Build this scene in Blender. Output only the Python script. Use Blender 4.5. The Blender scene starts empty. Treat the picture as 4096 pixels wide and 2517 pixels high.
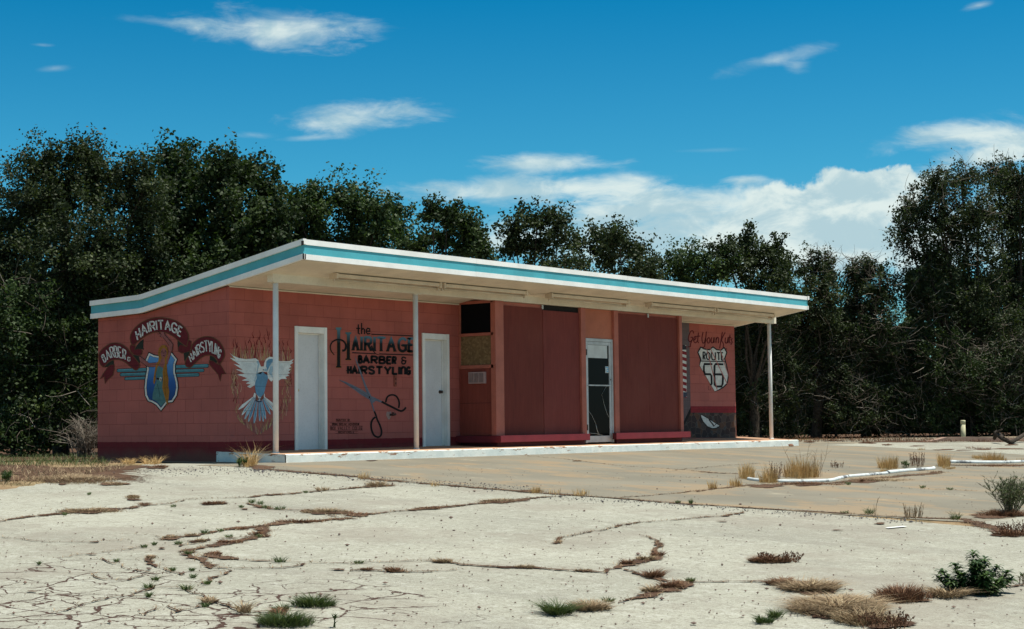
import bpy, bmesh, math, random
import numpy as np
from mathutils import Vector, Matrix
from mathutils.geometry import tessellate_polygon
rnd = random.Random(7); RS = np.random.RandomState(11)
SC = bpy.context.scene; COL = SC.collection
rad = math.radians

# ------------------------------------------------------------------ camera
CAM = np.array([-17.6184, -19.8684, .6185]); YAW, PITCH, ROLL, FPX = .9012, .0669, -.0113, 6384.75
_f = np.array([math.sin(YAW)*math.cos(PITCH), math.cos(YAW)*math.cos(PITCH), math.sin(PITCH)])
_r = np.array([math.cos(YAW), -math.sin(YAW), 0.]); _u = np.cross(_r, _f)
_c, _s = math.cos(ROLL), math.sin(ROLL)
CR, CU, CF = _c*_r+_s*_u, -_s*_r+_c*_u, _f
cam = bpy.data.cameras.new('camera'); cam.sensor_width = 36; cam.lens = 36*FPX/4096
cam.clip_start = .1; cam.clip_end = 3000
camo = bpy.data.objects.new('camera', cam); COL.objects.link(camo)
M = Matrix([[CR[0], CU[0], -CF[0], CAM[0]], [CR[1], CU[1], -CF[1], CAM[1]], [CR[2], CU[2], -CF[2], CAM[2]], [0, 0, 0, 1]])
camo.matrix_world = M; SC.camera = camo

# ------------------------------------------------------------------ light
SUN_DIR = Vector((.18, -.30, 1.)).normalized()
SUN_EL = math.asin(SUN_DIR.z); SUN_AZ = math.atan2(SUN_DIR.x, SUN_DIR.y)
sl = bpy.data.lights.new('sun', 'SUN'); sl.energy = 5.; sl.angle = rad(.53); sl.color = (1., .955, .85)
so = bpy.data.objects.new('sun', sl); COL.objects.link(so)
so.rotation_euler = SUN_DIR.to_track_quat('Z', 'Y').to_euler()
SC.view_settings.view_transform = 'Standard'; SC.view_settings.look = 'None'
SC.view_settings.exposure = 0.45; SC.view_settings.gamma = 1
SC.view_settings.use_curve_mapping = False
SC.cycles.max_bounces = 6; SC.cycles.diffuse_bounces = 3; SC.cycles.transparent_max_bounces = 8

def ray(px, py):
    d = CF*FPX + CR*(px-2048) - CU*(py-1258.5)
    return d/np.linalg.norm(d)
def azel(px, py):
    d = ray(px, py); return math.atan2(d[0], d[1]), math.asin(d[2])

# ------------------------------------------------------------------ node helpers
class NT:
    def __init__(s, tree): s.t = tree; s.n = tree.nodes; s.l = tree.links
    def new(s, typ, **kw):
        n = s.n.new(typ)
        for k, v in kw.items(): setattr(n, k, v)
        return n
    def put(s, sock, v):
        if hasattr(v, 'bl_idname') or isinstance(v, bpy.types.NodeSocket): s.l.new(v, sock)
        else: sock.default_value = v
    def math(s, op, a, b=0., c=None, clamp=False):
        n = s.new('ShaderNodeMath', operation=op, use_clamp=clamp); s.put(n.inputs[0], a); s.put(n.inputs[1], b)
        if c is not None: s.put(n.inputs[2], c)
        return n.outputs[0]
    def vmath(s, op, a, b=(0, 0, 0)):
        n = s.new('ShaderNodeVectorMath', operation=op); s.put(n.inputs[0], a); s.put(n.inputs[1], b); return n.outputs[0]
    def noise(s, vec, scale, detail=4, rough=.55, dist=0., w=None):
        n = s.new('ShaderNodeTexNoise')
        if w is not None: n.noise_dimensions = '4D'; n.inputs['W'].default_value = w
        if vec is not None: s.l.new(vec, n.inputs['Vector'])
        n.inputs['Scale'].default_value = scale; n.inputs['Detail'].default_value = detail
        n.inputs['Roughness'].default_value = rough; n.inputs['Distortion'].default_value = dist
        return n.outputs[0]
    def vor(s, vec, scale, feature='F1', rnd_=1.):
        n = s.new('ShaderNodeTexVoronoi', feature=feature); s.l.new(vec, n.inputs['Vector'])
        n.inputs['Scale'].default_value = scale; n.inputs['Randomness'].default_value = rnd_; return n
    def ramp(s, fac, stops, interp='LINEAR'):
        n = s.new('ShaderNodeValToRGB'); n.color_ramp.interpolation = interp
        e = n.color_ramp.elements
        while len(e) < len(stops): e.new(.5)
        for k, (p, c) in enumerate(stops):
            e[k].position = p; e[k].color = (c, c, c, 1) if isinstance(c, (int, float)) else (*c, 1)
        s.put(n.inputs[0], fac); return n.outputs[0]
    def mix(s, fac, a, b, mode='MIX'):
        n = s.new('ShaderNodeMix', data_type='RGBA', blend_type=mode)
        s.put(n.inputs[0], fac)
        for k, v in ((6, a), (7, b)):
            if isinstance(v, tuple): n.inputs[k].default_value = (*v, 1) if len(v) == 3 else v
            else: s.l.new(v, n.inputs[k])
        return n.outputs[2]
    def sstep(s, x, a, b):
        n = s.new('ShaderNodeMapRange', interpolation_type='SMOOTHSTEP'); s.put(n.inputs[0], x)
        n.inputs[1].default_value = a; n.inputs[2].default_value = b; return n.outputs[0]

# ------------------------------------------------------------------ world: sky + clouds by direction
W = bpy.data.worlds.new('World'); SC.world = W; W.use_nodes = True
N = NT(W.node_tree); N.n.clear()
sky = N.new('ShaderNodeTexSky', sky_type='NISHITA'); sky.sun_disc = False
sky.sun_elevation = SUN_EL; sky.sun_rotation = SUN_AZ; sky.air_density = 1.; sky.dust_density = .25; sky.ozone_density = 3.
gen = N.new('ShaderNodeTexCoord').outputs['Generated']
sep = N.new('ShaderNodeSeparateXYZ'); N.l.new(gen, sep.inputs[0])
az = N.math('ARCTAN2', sep.outputs[0], sep.outputs[1]); el = N.math('ARCSINE', sep.outputs[2])
wv = N.new('ShaderNodeCombineXYZ'); N.l.new(az, wv.inputs[0]); N.l.new(el, wv.inputs[1])
def stretch(v, sx, sy):
    m = N.new('ShaderNodeMapping'); m.inputs['Scale'].default_value = (sx, sy, 1); N.l.new(v, m.inputs[0]); return m.outputs[0]
st = stretch(wv.outputs[0], 1, 3.2)
wispN = N.noise(st, 26, 8, .62, .5)
wispL = N.noise(st, 9, 5, .55, .3, w=None)
cumN = N.noise(wv.outputs[0], 34, 9, .56, .15)
cumL = N.noise(wv.outputs[0], 12, 3, .5, .2)
def cloud(px, py, rx, ry, rot, kind, amp=1., soft=1.):
    """cloud mask: ellipse about a sky direction (radii in 1/4096 picture units)"""
    a0, e0 = azel(px, py)
    dx = N.math('MULTIPLY', N.math('SUBTRACT', az, a0), math.cos(e0)); dy = N.math('SUBTRACT', el, e0)
    c, s = math.cos(rad(rot)), math.sin(rad(rot))
    u = N.math('ADD', N.math('MULTIPLY', dx, c), N.math('MULTIPLY', dy, s))
    v = N.math('SUBTRACT', N.math('MULTIPLY', dy, c), N.math('MULTIPLY', dx, s))
    u = N.math('DIVIDE', u, rx*1.12/FPX); v = N.math('DIVIDE', v, ry*1.15/FPX)
    if kind == 'cum':   # flat below, bumpy above
        pass
    r = N.math('SQRT', N.math('ADD', N.math('MULTIPLY', u, u), N.math('MULTIPLY', v, v)))
    if kind == 'wisp':
        n1 = N.math('MULTIPLY', N.math('SUBTRACT', wispN, .5), 1.7); n2 = N.math('MULTIPLY', N.math('SUBTRACT', wispL, .5), 1.3)
        d = N.math('ADD', N.math('ADD', N.math('SUBTRACT', 1., r), n1), n2)
        m = N.sstep(d, -.05, 1.05*soft)
    else:
        n1 = N.math('MULTIPLY', N.math('SUBTRACT', cumN, .5), 2.0); n2 = N.math('MULTIPLY', N.math('SUBTRACT', cumL, .5), .9)
        d = N.math('ADD', N.math('ADD', N.math('SUBTRACT', 1., r), n1), n2)
        m = N.sstep(d, -.02, .22*soft)
    return N.math('MULTIPLY', m, amp)
k = 4096/2461
CL = [  # centre x,y, radii (2461-wide picture units), tilt, kind, strength, softness
 (640, 64, 240, 46, 2, 'wisp', .95, 1.15), (690, 76, 160, 34, -2, 'wisp', .6, 1.2), (420, 56, 150, 13, -3, 'wisp', .35, 1.3),
 (850, 282, 180, 40, 2, 'wisp', .85, 1.), (780, 298, 110, 22, 0, 'wisp', .5, 1.), (610, 325, 60, 8, 0, 'wisp', .30, 1.6), (760, 330, 80, 8, 4, 'wisp', .4, 1.3),
 (1860, 145, 130, 22, 10, 'wisp', .5, 1.3), (1915, 160, 40, 22, 0, 'wisp', .4, 1.2), (130, 165, 45, 9, 8, 'wisp', .30, 1.6),
 (100, 108, 28, 5, 0, 'wisp', .28, 1.6), (2350, 14, 40, 10, 8, 'wisp', .5, 1.4), (1690, 362, 90, 6, 0, 'wisp', .18, 1.5),
 (1330, 392, 180, 26, 0, 'wisp', .85, 1.), (1240, 460, 330, 34, 0, 'wisp', .9, .9), (1480, 440, 170, 30, 0, 'wisp', .8, 1.),
 (1560, 500, 260, 75, 0, 'wisp', .95, .9), (1650, 590, 330, 90, 0, 'wisp', .85, 1.), (1350, 560, 260, 40, 0, 'wisp', .5, 1.), (1790, 433, 70, 14, 0, 'wisp', .7, 1.),
 (1180, 580, 120, 24, 0, 'wisp', .8, .8), (1890, 560, 260, 95, 0, 'cum', .95, 2.6), (2060, 600, 260, 80, 0, 'cum', .9, 3.),
 (2020, 500, 210, 75, 12, 'cum', 1., 1.), (2085, 465, 100, 55, 15, 'cum', 1., 1.), (1890, 490, 90, 35, 10, 'cum', 1., 1.2), (2150, 470, 60, 70, -20, 'cum', 1., 1.),
 (2360, 325, 200, 38, 0, 'wisp', .95, 1.), (2400, 370, 180, 34, 8, 'wisp', .95, .8), (2250, 320, 170, 26, 10, 'wisp', .5, 1.2), (2300, 420, 200, 34, 0, 'wisp', .7, 1.), (2360, 560, 300, 110, 0, 'cum', .8, 3.)]
mask = None; cmask = None
for (x, y, rx, ry, rot, kd, amp, soft) in CL:
    m = cloud(x*k, y*k, rx*k, ry*k, rot, kd, amp, soft)
    inv = N.math('SUBTRACT', 1., m)
    mask = inv if mask is None else N.math('MULTIPLY', mask, inv)
# unseen broken cloud, added higher up and behind the viewpoint to brighten shaded faces
up3 = N.noise(gen, 3.2, 8, .6, .4)
away = N.math('MAXIMUM', N.sstep(el, .36, .60), N.sstep(N.math('ABSOLUTE', N.math('SUBTRACT', az, YAW)), .75, 1.1))
ovh = N.math('MULTIPLY', N.math('MULTIPLY', N.sstep(up3, .46, .62), .7), away)
dens = N.math('MAXIMUM', N.math('SUBTRACT', 1., mask, clamp=True), ovh)
tone = N.noise(stretch(wv.outputs[0], 1, 1.7), 22, 7, .6, .4)
cl_col = N.mix(N.sstep(tone, .40, .60), (6.0, 8.4, 9.2), (9.8, 11.3, 11.0))
tr_ = N.ramp(N.math('DIVIDE', el, 1.2), [(.0, (.80, 1.34, 1.34)), (.06, (.56, 1.26, 1.38)), (.13, (.26, 1.18, 1.40)), (.22, (.03, .96, 1.28)), (.4, (.25, .95, 1.1)), (.8, (.5, .95, 1.1))])
tint = N.mix(1., sky.outputs[0], tr_, 'MULTIPLY')
csk = N.mix(dens, tint, cl_col)
bg = N.new('ShaderNodeBackground'); bg.inputs[1].default_value = .055; N.l.new(csk, bg.inputs[0])
wo = N.new('ShaderNodeOutputWorld'); N.l.new(bg.outputs[0], wo.inputs[0])

# ------------------------------------------------------------------ terrain function + unprojection
def gz(x, y):
    b = -.0028*min(max(x, 0), 17); t = -2-y
    if t <= -.8: return b
    if t < .8: return b-.05*(t+.8)**2/3.2
    if t > 22: return b-.05*22-.01*min(t-22, 40)
    return b-.05*t
def onG(px, py):
    d = ray(px, py); lo, hi = 2., 90.
    for t in np.arange(3, 90, 1.):
        P = CAM+d*t
        if P[2] < gz(P[0], P[1]): hi = t; lo = t-1; break
    for _ in range(24):
        m = (lo+hi)/2; P = CAM+d*m
        if P[2] < gz(P[0], P[1]): hi = m
        else: lo = m
    return CAM+d*hi
def onY(px, py, Y): d = ray(px, py); return CAM+d*((Y-CAM[1])/d[1])
def onX(px, py, X): d = ray(px, py); return CAM+d*((X-CAM[0])/d[0])
def atD(px, py, D): d = ray(px, py); return CAM+d*(D/(d@CF))

# ------------------------------------------------------------------ object helpers
def tag(o, label=None, cat=None, group=None, kind=None):
    if label: o['label'] = label
    if cat: o['category'] = cat
    if group: o['group'] = group
    if kind: o['kind'] = kind
    return o
def empty(name, loc=(0, 0, 0)):
    o = bpy.data.objects.new(name, None); o.location = loc; o.empty_display_size = .3; COL.objects.link(o); return o
def link(name, me, parent=None):
    o = bpy.data.objects.new(name, me); COL.objects.link(o)
    if parent is not None:
        o.parent = parent
        off = wloc(parent)
        o.location = (-off[0], -off[1], -off[2])
    return o
def wloc(o):
    v = Vector(o.location)
    if o.parent: v = v+wloc(o.parent)
    return v
class MB:
    """mesh builder in world coordinates"""
    def __init__(s): s.v = []; s.f = []; s.m = []; s.uv = []; s.sm = []
    def face(s, pts, mi=0, uv=None, smooth=False):
        b = len(s.v); s.v += [tuple(map(float, p)) for p in pts]; s.f.append(list(range(b, b+len(pts)))); s.m.append(mi); s.uv.append(uv); s.sm.append(smooth)
    def box(s, x0, x1, y0, y1, z0, z1, mi=0, bev=0):
        s.hexa([(x0, y0, z0), (x1, y0, z0), (x1, y1, z0), (x0, y1, z0), (x0, y0, z1), (x1, y0, z1), (x1, y1, z1), (x0, y1, z1)], mi)
    def hexa(s, p, mi=0):
        b = len(s.v); s.v += [tuple(map(float, q)) for q in p]
        for f in ((0, 3, 2, 1), (4, 5, 6, 7), (0, 1, 5, 4), (1, 2, 6, 5), (2, 3, 7, 6), (3, 0, 4, 7)):
            s.f.append([b+i for i in f]); s.m.append(mi); s.uv.append(None); s.sm.append(False)
    def tube(s, pts, rr, n=8, mi=0, cap=True):
        pts = [np.array(p, float) for p in pts]
        if not hasattr(rr, '__len__'): rr = [rr]*len(pts)
        b = len(s.v)
        for i, p in enumerate(pts):
            t = pts[min(i+1, len(pts)-1)]-pts[max(i-1, 0)]; t = t/(np.linalg.norm(t)+1e-9)
            a = np.cross(t, (0, 0, 1.) if abs(t[2]) < .9 else (1., 0, 0)); a /= np.linalg.norm(a); c = np.cross(t, a)
            for j in range(n):
                q = p+rr[i]*(a*math.cos(2*math.pi*j/n)+c*math.sin(2*math.pi*j/n)); s.v.append(tuple(q))
        for i in range(len(pts)-1):
            for j in range(n):
                j2 = (j+1) % n
                s.f.append([b+i*n+j, b+i*n+j2, b+(i+1)*n+j2, b+(i+1)*n+j]); s.m.append(mi); s.uv.append(None); s.sm.append(True)
        if cap:
            s.f.append([b+j for j in range(n)]); s.m.append(mi); s.uv.append(None); s.sm.append(False)
            s.f.append([b+(len(pts)-1)*n+j for j in range(n)][::-1]); s.m.append(mi); s.uv.append(None); s.sm.append(False)
    def build(s, name, mats, parent=None, bevel=0, fixn=True):
        me = bpy.data.meshes.new(name); me.from_pydata(s.v, [], s.f)
        if not isinstance(mats, (list, tuple)): mats = [mats]
        for m in mats: me.materials.append(m)
        me.polygons.foreach_set('material_index', s.m); me.polygons.foreach_set('use_smooth', s.sm)
        if any(u is not None for u in s.uv):
            ul = me.uv_layers.new(name='UVMap')
            for p, u in zip(me.polygons, s.uv):
                if u is not None:
                    for li, q in zip(p.loop_indices, u): ul.data[li].uv = q
        if fixn or bevel:
            bm = bmesh.new(); bm.from_mesh(me)
            if bevel:
                bmesh.ops.remove_doubles(bm, verts=bm.verts, dist=1e-5)
                ed = [e for e in bm.edges if len(e.link_faces) == 2 and e.calc_face_angle(0) > .5]
                bmesh.ops.bevel(bm, geom=ed, offset=bevel, segments=2, affect='EDGES', clamp_overlap=True)
            if fixn: bmesh.ops.recalc_face_normals(bm, faces=bm.faces)
            bm.to_mesh(me); bm.free()
        me.update(); return link(name, me, parent)

# ------------------------------------------------------------------ materials
def mat(name, fn=None, col=None, rough=.8, spec=.3, metal=0.):
    m = bpy.data.materials.new(name); m.use_nodes = True; n = NT(m.node_tree); n.n.clear()
    b = n.new('ShaderNodeBsdfPrincipled'); o = n.new('ShaderNodeOutputMaterial'); n.l.new(b.outputs[0], o.inputs[0])
    b.inputs['Roughness'].default_value = rough; b.inputs['Specular IOR Level'].default_value = spec; b.inputs['Metallic'].default_value = metal
    if col: b.inputs['Base Color'].default_value = (*col, 1)
    if fn: fn(n, b, o)
    return m
def obc(n): return n.new('ShaderNodeNewGeometry').outputs['Position']
def bump(n, b, h, strength=.3, dist=.01):
    k_ = n.new('ShaderNodeBump'); k_.inputs['Strength'].default_value = strength; k_.inputs['Distance'].default_value = dist
    n.l.new(h, k_.inputs['Height']); n.l.new(k_.outputs[0], b.inputs['Normal'])
def worn(col, var=.25, scale=3., fine=60., dirt=None, dthr=(.55, .75), bs=.2, rough=.7, spec=.3):
    def fn(n, b, o):
        p = obc(n); n1 = n.noise(p, scale, 5, .6); n2 = n.noise(p, fine, 3, .6)
        c = n.mix(n.sstep(n1, .3, .7), tuple(x*(1-var) for x in col), tuple(min(1, x*(1+var*.5)) for x in col))
        c = n.mix(n.math('MULTIPLY', n.sstep(n2, .5, .8), .35), c, tuple(x*.6 for x in col))
        if dirt:
            n3 = n.noise(p, 2.2, 8, .7); c = n.mix(n.sstep(n3, *dthr), c, dirt)
        n.l.new(c, b.inputs['Base Color']); bump(n, b, n2, bs, .004)
    return mat('paint', fn, rough=rough, spec=spec)
def block_fn(pink, dark, lower=None, zb=.339):
    def fn(n, b, o):
        uv = n.new('ShaderNodeUVMap').outputs[0]
        mp = n.new('ShaderNodeMapping'); mp.inputs['Location'].default_value = (0.07, -.0338, 0); n.l.new(uv, mp.inputs[0])
        br = n.new('ShaderNodeTexBrick'); n.l.new(mp.outputs[0], br.inputs[0]); br.offset = .5; br.inputs['Scale'].default_value = 1
        br.inputs['Brick Width'].default_value = .4064; br.inputs['Row Height'].default_value = .2032; br.inputs['Mortar Size'].default_value = .0035; br.inputs['Mortar Smooth'].default_value = .4
        br.inputs['Color1'].default_value = (1, 1, 1, 1); br.inputs['Color2'].default_value = (.9, .9, .9, 1); br.inputs['Mortar'].default_value = (.58, .48, .46, 1)
        p = obc(n); s_ = n.new('ShaderNodeSeparateXYZ'); n.l.new(p, s_.inputs[0]); z = s_.outputs[2]
        fl = n.math('MULTIPLY', n.math('SUBTRACT', n.noise(p, 14, 4, .6), .5), .02)
        zz = n.math('ADD', z, fl)
        base = n.mix(n.sstep(n.noise(p, 1.3, 5, .6), .3, .7), tuple(c*.86 for c in pink), tuple(c*1.08 for c in pink))
        # paler, cooler pink over the lower half
        base = n.mix(n.math('MULTIPLY', n.sstep(z, 2.1, .8), .35), base, (pink[0]*.92, pink[1]*1.2, pink[2]*1.45))
        c = n.mix(n.sstep(zz, zb-.004, zb+.004), dark, base)
        vor = n.vor(p, 40); pit = n.sstep(n.noise(p, 120, 3, .7), .6, .8)
        c = n.mix(1., c, br.outputs[0], 'MULTIPLY')
        c = n.mix(n.math('MULTIPLY', pit, .45), c, tuple(x*.5 for x in pink))
        # rain streaks and scuffs
        m2 = n.new('ShaderNodeMapping'); m2.inputs['Scale'].default_value = (9, 9, .7); n.l.new(p, m2.inputs[0])
        stk = n.sstep(n.noise(m2.outputs[0], 1, 5, .6), .55, .8); c = n.mix(n.math('MULTIPLY', stk, .3), c, tuple(x*.55 for x in pink))
        ch = n.sstep(n.noise(p, 5.5, 9, .75), .70, .73); c = n.mix(n.math('MULTIPLY', ch, .6), c, (.16, .10, .08))
        spl = n.math('MULTIPLY', n.sstep(n.math('ADD', z, n.math('MULTIPLY', n.math('SUBTRACT', n.noise(p, 3.5, 6, .7), .5), .35)), .30, .02), .55)
        c = n.mix(spl, c, (.15, .095, .065))
        n.l.new(c, b.inputs['Base Color'])
        h = n.math('SUBTRACT', n.math('MULTIPLY', n.noise(p, 55, 5, .7), .5), n.math('MULTIPLY', br.outputs['Fac'], 1.))
        bump(n, b, h, .55, .006)
    return fn
PINK = (.405, .110, .086); DKRED = (.17, .013, .019)
m_block = mat('painted_block', block_fn(PINK, DKRED), rough=.75, spec=.25)
m_white = worn((.84, .84, .81), .10, 2.5, 70, (.34, .22, .14), (.70, .74), bs=.15, rough=.55)
m_teal = worn((.078, .39, .46), .12, 3, 60, bs=.1, rough=.5)
m_soffit = worn((.74, .66, .53), .14, 1.6, 30, (.50, .40, .29), (.62, .85), bs=.15)
m_beam = worn((.72, .66, .54), .10, 2.0, 30, (.45, .33, .22), (.66, .85), bs=.15)
m_rooftop = worn((.45, .43, .40), .2, 1., 30)
m_post = worn((.78, .78, .76), .08, 3, 60, (.25, .12, .07), (.74, .78), bs=.1, rough=.5)
m_door = worn((.70, .71, .73), .07, 2, 40, (.48, .46, .45), (.66, .9), bs=.06, rough=.5)
m_ledge = worn((.15, .017, .026), .15, 3, 50, (.18, .04, .05), (.6, .85))
m_mull = worn((.43, .135, .095), .15, 3, 40, (.28, .08, .06), (.6, .85))
m_dark = mat('dark', col=(.012, .011, .011), rough=.9)
def ply(col):
    def fn(n, b, o):
        p = obc(n); m2 = n.new('ShaderNodeMapping'); m2.inputs['Scale'].default_value = (14, 14, .9); n.l.new(p, m2.inputs[0])
        g = n.noise(m2.outputs[0], 2.2, 6, .65, .4); big = n.noise(p, .9, 4, .6)
        c = n.mix(n.sstep(g, .3, .75), tuple(x*.84 for x in col), tuple(x*1.08 for x in col))
        m3 = n.new('ShaderNodeMapping'); m3.inputs['Scale'].default_value = (2.2, 2.2, .5); n.l.new(p, m3.inputs[0]); c = n.mix(n.math('MULTIPLY', n.sstep(n.noise(m3.outputs[0], 1.6, 6, .65), .48, .72), .45), c, tuple(x*.62 for x in col))
        c = n.mix(n.math('MULTIPLY', n.sstep(big, .42, .7), .4), c, (col[0]*1.15, col[1]*1.5, col[2]*1.5))
        c = n.mix(n.math('MULTIPLY', n.sstep(n.noise(p, 160, 2, .6), .55, .75), .3), c, tuple(x*.5 for x in col))
        n.l.new(c, b.inputs['Base Color']); bump(n, b, n.noise(p, 1.5, 3, .5), .5, .03)
    return mat('plywood', fn, rough=.75, spec=.2)
m_ply = ply((.165, .034, .025)); m_ply2 = ply((.20, .042, .034)); m_sidep = ply((.24, .058, .042))
m_orange = worn((.46, .145, .082), .15, 2, 40)
def osb_fn(n, b, o):
    p = obc(n); v = n.vor(p, 28); c = n.ramp(v.outputs['Color'], [(0, (.12, .075, .035)), (.5, (.19, .125, .06)), (1, (.27, .19, .095))])
    n.l.new(c, b.inputs['Base Color'])
m_osb = mat('osb', osb_fn, rough=.8)
m_glass = mat('dark_glass', col=(.006, .007, .008), rough=.15, spec=.04)
m_alu = worn((.50, .52, .52), .18, 4, 60, (.30, .27, .24), (.62, .8), rough=.5, spec=.4)
m_paper = worn((.60, .62, .60), .12, 5, 60)
m_blueink = mat('ink', col=(.12, .40, .62), rough=.6)
m_brass = mat('brass', col=(.55, .36, .10), rough=.3, metal=1.)
m_iron = mat('old_metal', col=(.06, .045, .04), rough=.5, metal=.6)
m_fix = worn((.66, .54, .40), .15, 3, 40, (.42, .29, .18), (.58, .8))
m_crack = mat('crack', col=(.45, .50, .50), rough=.5)
def curb_fn(n, b, o):
    p = obc(n); s_ = n.new('ShaderNodeSeparateXYZ'); n.l.new(p, s_.inputs[0])
    n1 = n.noise(p, 4, 6, .65); c = n.mix(n.sstep(n1, .3, .7), (.56, .62, .60), (.72, .75, .71))
    m2 = n.new('ShaderNodeMapping'); m2.inputs['Scale'].default_value = (1.1, 1, 5); n.l.new(p, m2.inputs[0])
    chipz = n.sstep(s_.outputs[2], .03, .16)
    n3 = n.noise(m2.outputs[0], 3.2, 9, .72); chip = n.sstep(n.math('ADD', n3, n.math('MULTIPLY', chipz, .12)), .635, .655)
    c = n.mix(chip, c, (.27, .15, .09))
    c = n.mix(n.math('MULTIPLY', n.sstep(n.noise(p, 30, 6, .7), .55, .75), .4), c, (.40, .40, .36))
    n.l.new(c, b.inputs['Base Color']); bump(n, b, n.noise(p, 35, 7, .7), .6, .012)
m_curb = mat('flaking_white', curb_fn, rough=.85)
def slab_fn(n, b, o):
    p = obc(n); c = n.mix(n.sstep(n.noise(p, 2.5, 6, .6), .3, .7), (.36, .19, .11), (.47, .30, .19)); n.l.new(c, b.inputs['Base Color']); bump(n, b, n.noise(p, 60, 4, .6), .3, .005)
m_slab = mat('slab_top', slab_fn, rough=.85)

def asphalt_fn(n, b, o):
    p = obc(n); s_ = n.new('ShaderNodeSeparateXYZ'); n.l.new(p, s_.inputs[0]); X, Y_ = s_.outputs[0], s_.outputs[1]
    big = n.noise(p, .35, 5, .6); med = n.noise(p, 3.0, 5, .65); fine = n.noise(p, 38, 3, .75); vf = n.noise(p, 110, 2, .7)
    c = n.mix(n.sstep(big, .3, .7), (.262, .260, .212), (.338, .334, .272))
    c = n.mix(n.math('MULTIPLY', n.sstep(med, .45, .75), .28), c, (.22, .205, .165))
    c = n.mix(n.math('MULTIPLY', n.sstep(fine, .50, .64), .55), c, (.17, .15, .12))
    c = n.mix(n.math('MULTIPLY', n.sstep(n.noise(p, 13, 5, .85), .50, .60), .62), c, (.19, .175, .14))
    c = n.mix(n.math('MULTIPLY', n.sstep(n.noise(p, 9, 5, .85, w=1.5), .52, .62), .45), c, (.44, .44, .385))
    strk = n.new('ShaderNodeMapping'); strk.inputs['Rotation'].default_value = (0, 0, YAW); strk.inputs['Scale'].default_value = (1.2, .5, 1); n.l.new(p, strk.inputs[0])
    c = n.mix(n.math('MULTIPLY', n.sstep(n.noise(strk.outputs[0], 1.1, 6, .7), .52, .68), .5), c, (.185, .175, .145))
    c = n.mix(n.math('MULTIPLY', n.sstep(vf, .56, .70), .5), c, (.58, .58, .51))
    c = n.mix(n.math('MULTIPLY', n.sstep(n.noise(p, 62, 2, .6, w=None), .62, .72), .6), c, (.13, .10, .08))
    for sc_, th, am in ((7., .13, .75), (3.1, .055, .9), (16., .16, .5)):
        vp = n.vor(p, sc_); sp_ = n.new('ShaderNodeSeparateColor'); n.l.new(vp.outputs['Color'], sp_.inputs[0]); pick = n.sstep(sp_.outputs[0], .45, .5)
        c = n.mix(n.math('MULTIPLY', n.math('MULTIPLY', n.sstep(vp.outputs['Distance'], th, th*.6), pick), am), c, (.085, .062, .048))
    # alligator cracking where the paving has failed (near left)
    wob = n.new('ShaderNodeVectorMath', operation='SCALE'); wn = n.new('ShaderNodeTexNoise'); wn.inputs['Scale'].default_value = 6; wn.inputs['Detail'].default_value = 7; n.l.new(p, wn.inputs['Vector'])
    n.l.new(wn.outputs['Color'], wob.inputs[0]); wob.inputs['Scale'].default_value = .17
    q = n.vmath('ADD', p, wob.outputs[0])
    # distance from failed spot
    dx = n.math('SUBTRACT', X, -11.6); dy = n.math('SUBTRACT', Y_, -11.6)
    dd = n.math('SQRT', n.math('ADD', n.math('POWER', n.math('MULTIPLY', dx, .55), 2.), n.math('POWER', n.math('MULTIPLY', dy, .52), 2.)))
    reg = n.sstep(n.math('ADD', dd, n.math('MULTIPLY', n.math('SUBTRACT', n.noise(p, .9, 4, .6), .5), 2.0)), 1.45, .6)
    e1 = n.vor(q, 1.55, 'DISTANCE_TO_EDGE').outputs['Distance']; e2 = n.vor(q, 3.6, 'DISTANCE_TO_EDGE').outputs['Distance']
    brk = n.sstep(n.noise(p, 2.3, 4, .6), .38, .52)
    c1 = n.math('MULTIPLY', n.sstep(e1, .022, .008), n.math('MULTIPLY', reg, .95))
    c2 = n.math('MULTIPLY', n.math('MULTIPLY', n.sstep(e2, .030, .008), n.math('MULTIPLY', reg, reg)), n.math('MULTIPLY', brk, .85))
    ck = n.math('MULTIPLY', n.sstep(n.math('MAXIMUM', c1, c2), .18, .55), n.sstep(n.noise(p, 5, 5, .7), .30, .48)); c = n.mix(n.math('MULTIPLY', n.sstep(n.noise(p, .55, 7, .7, w=4.), .48, .62), .5), c, (.21, .185, .15))
    c = n.mix(ck, c, (.060, .034, .026))
    n.l.new(c, b.inputs['Base Color'])
    bump(n, b, n.math('SUBTRACT', n.math('ADD', fine, n.math('MULTIPLY', vf, .5)), n.math('MULTIPLY', ck, 1.5)), .7, .008)
m_asph = mat('old_asphalt', asphalt_fn, rough=.95, spec=.15)
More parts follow.
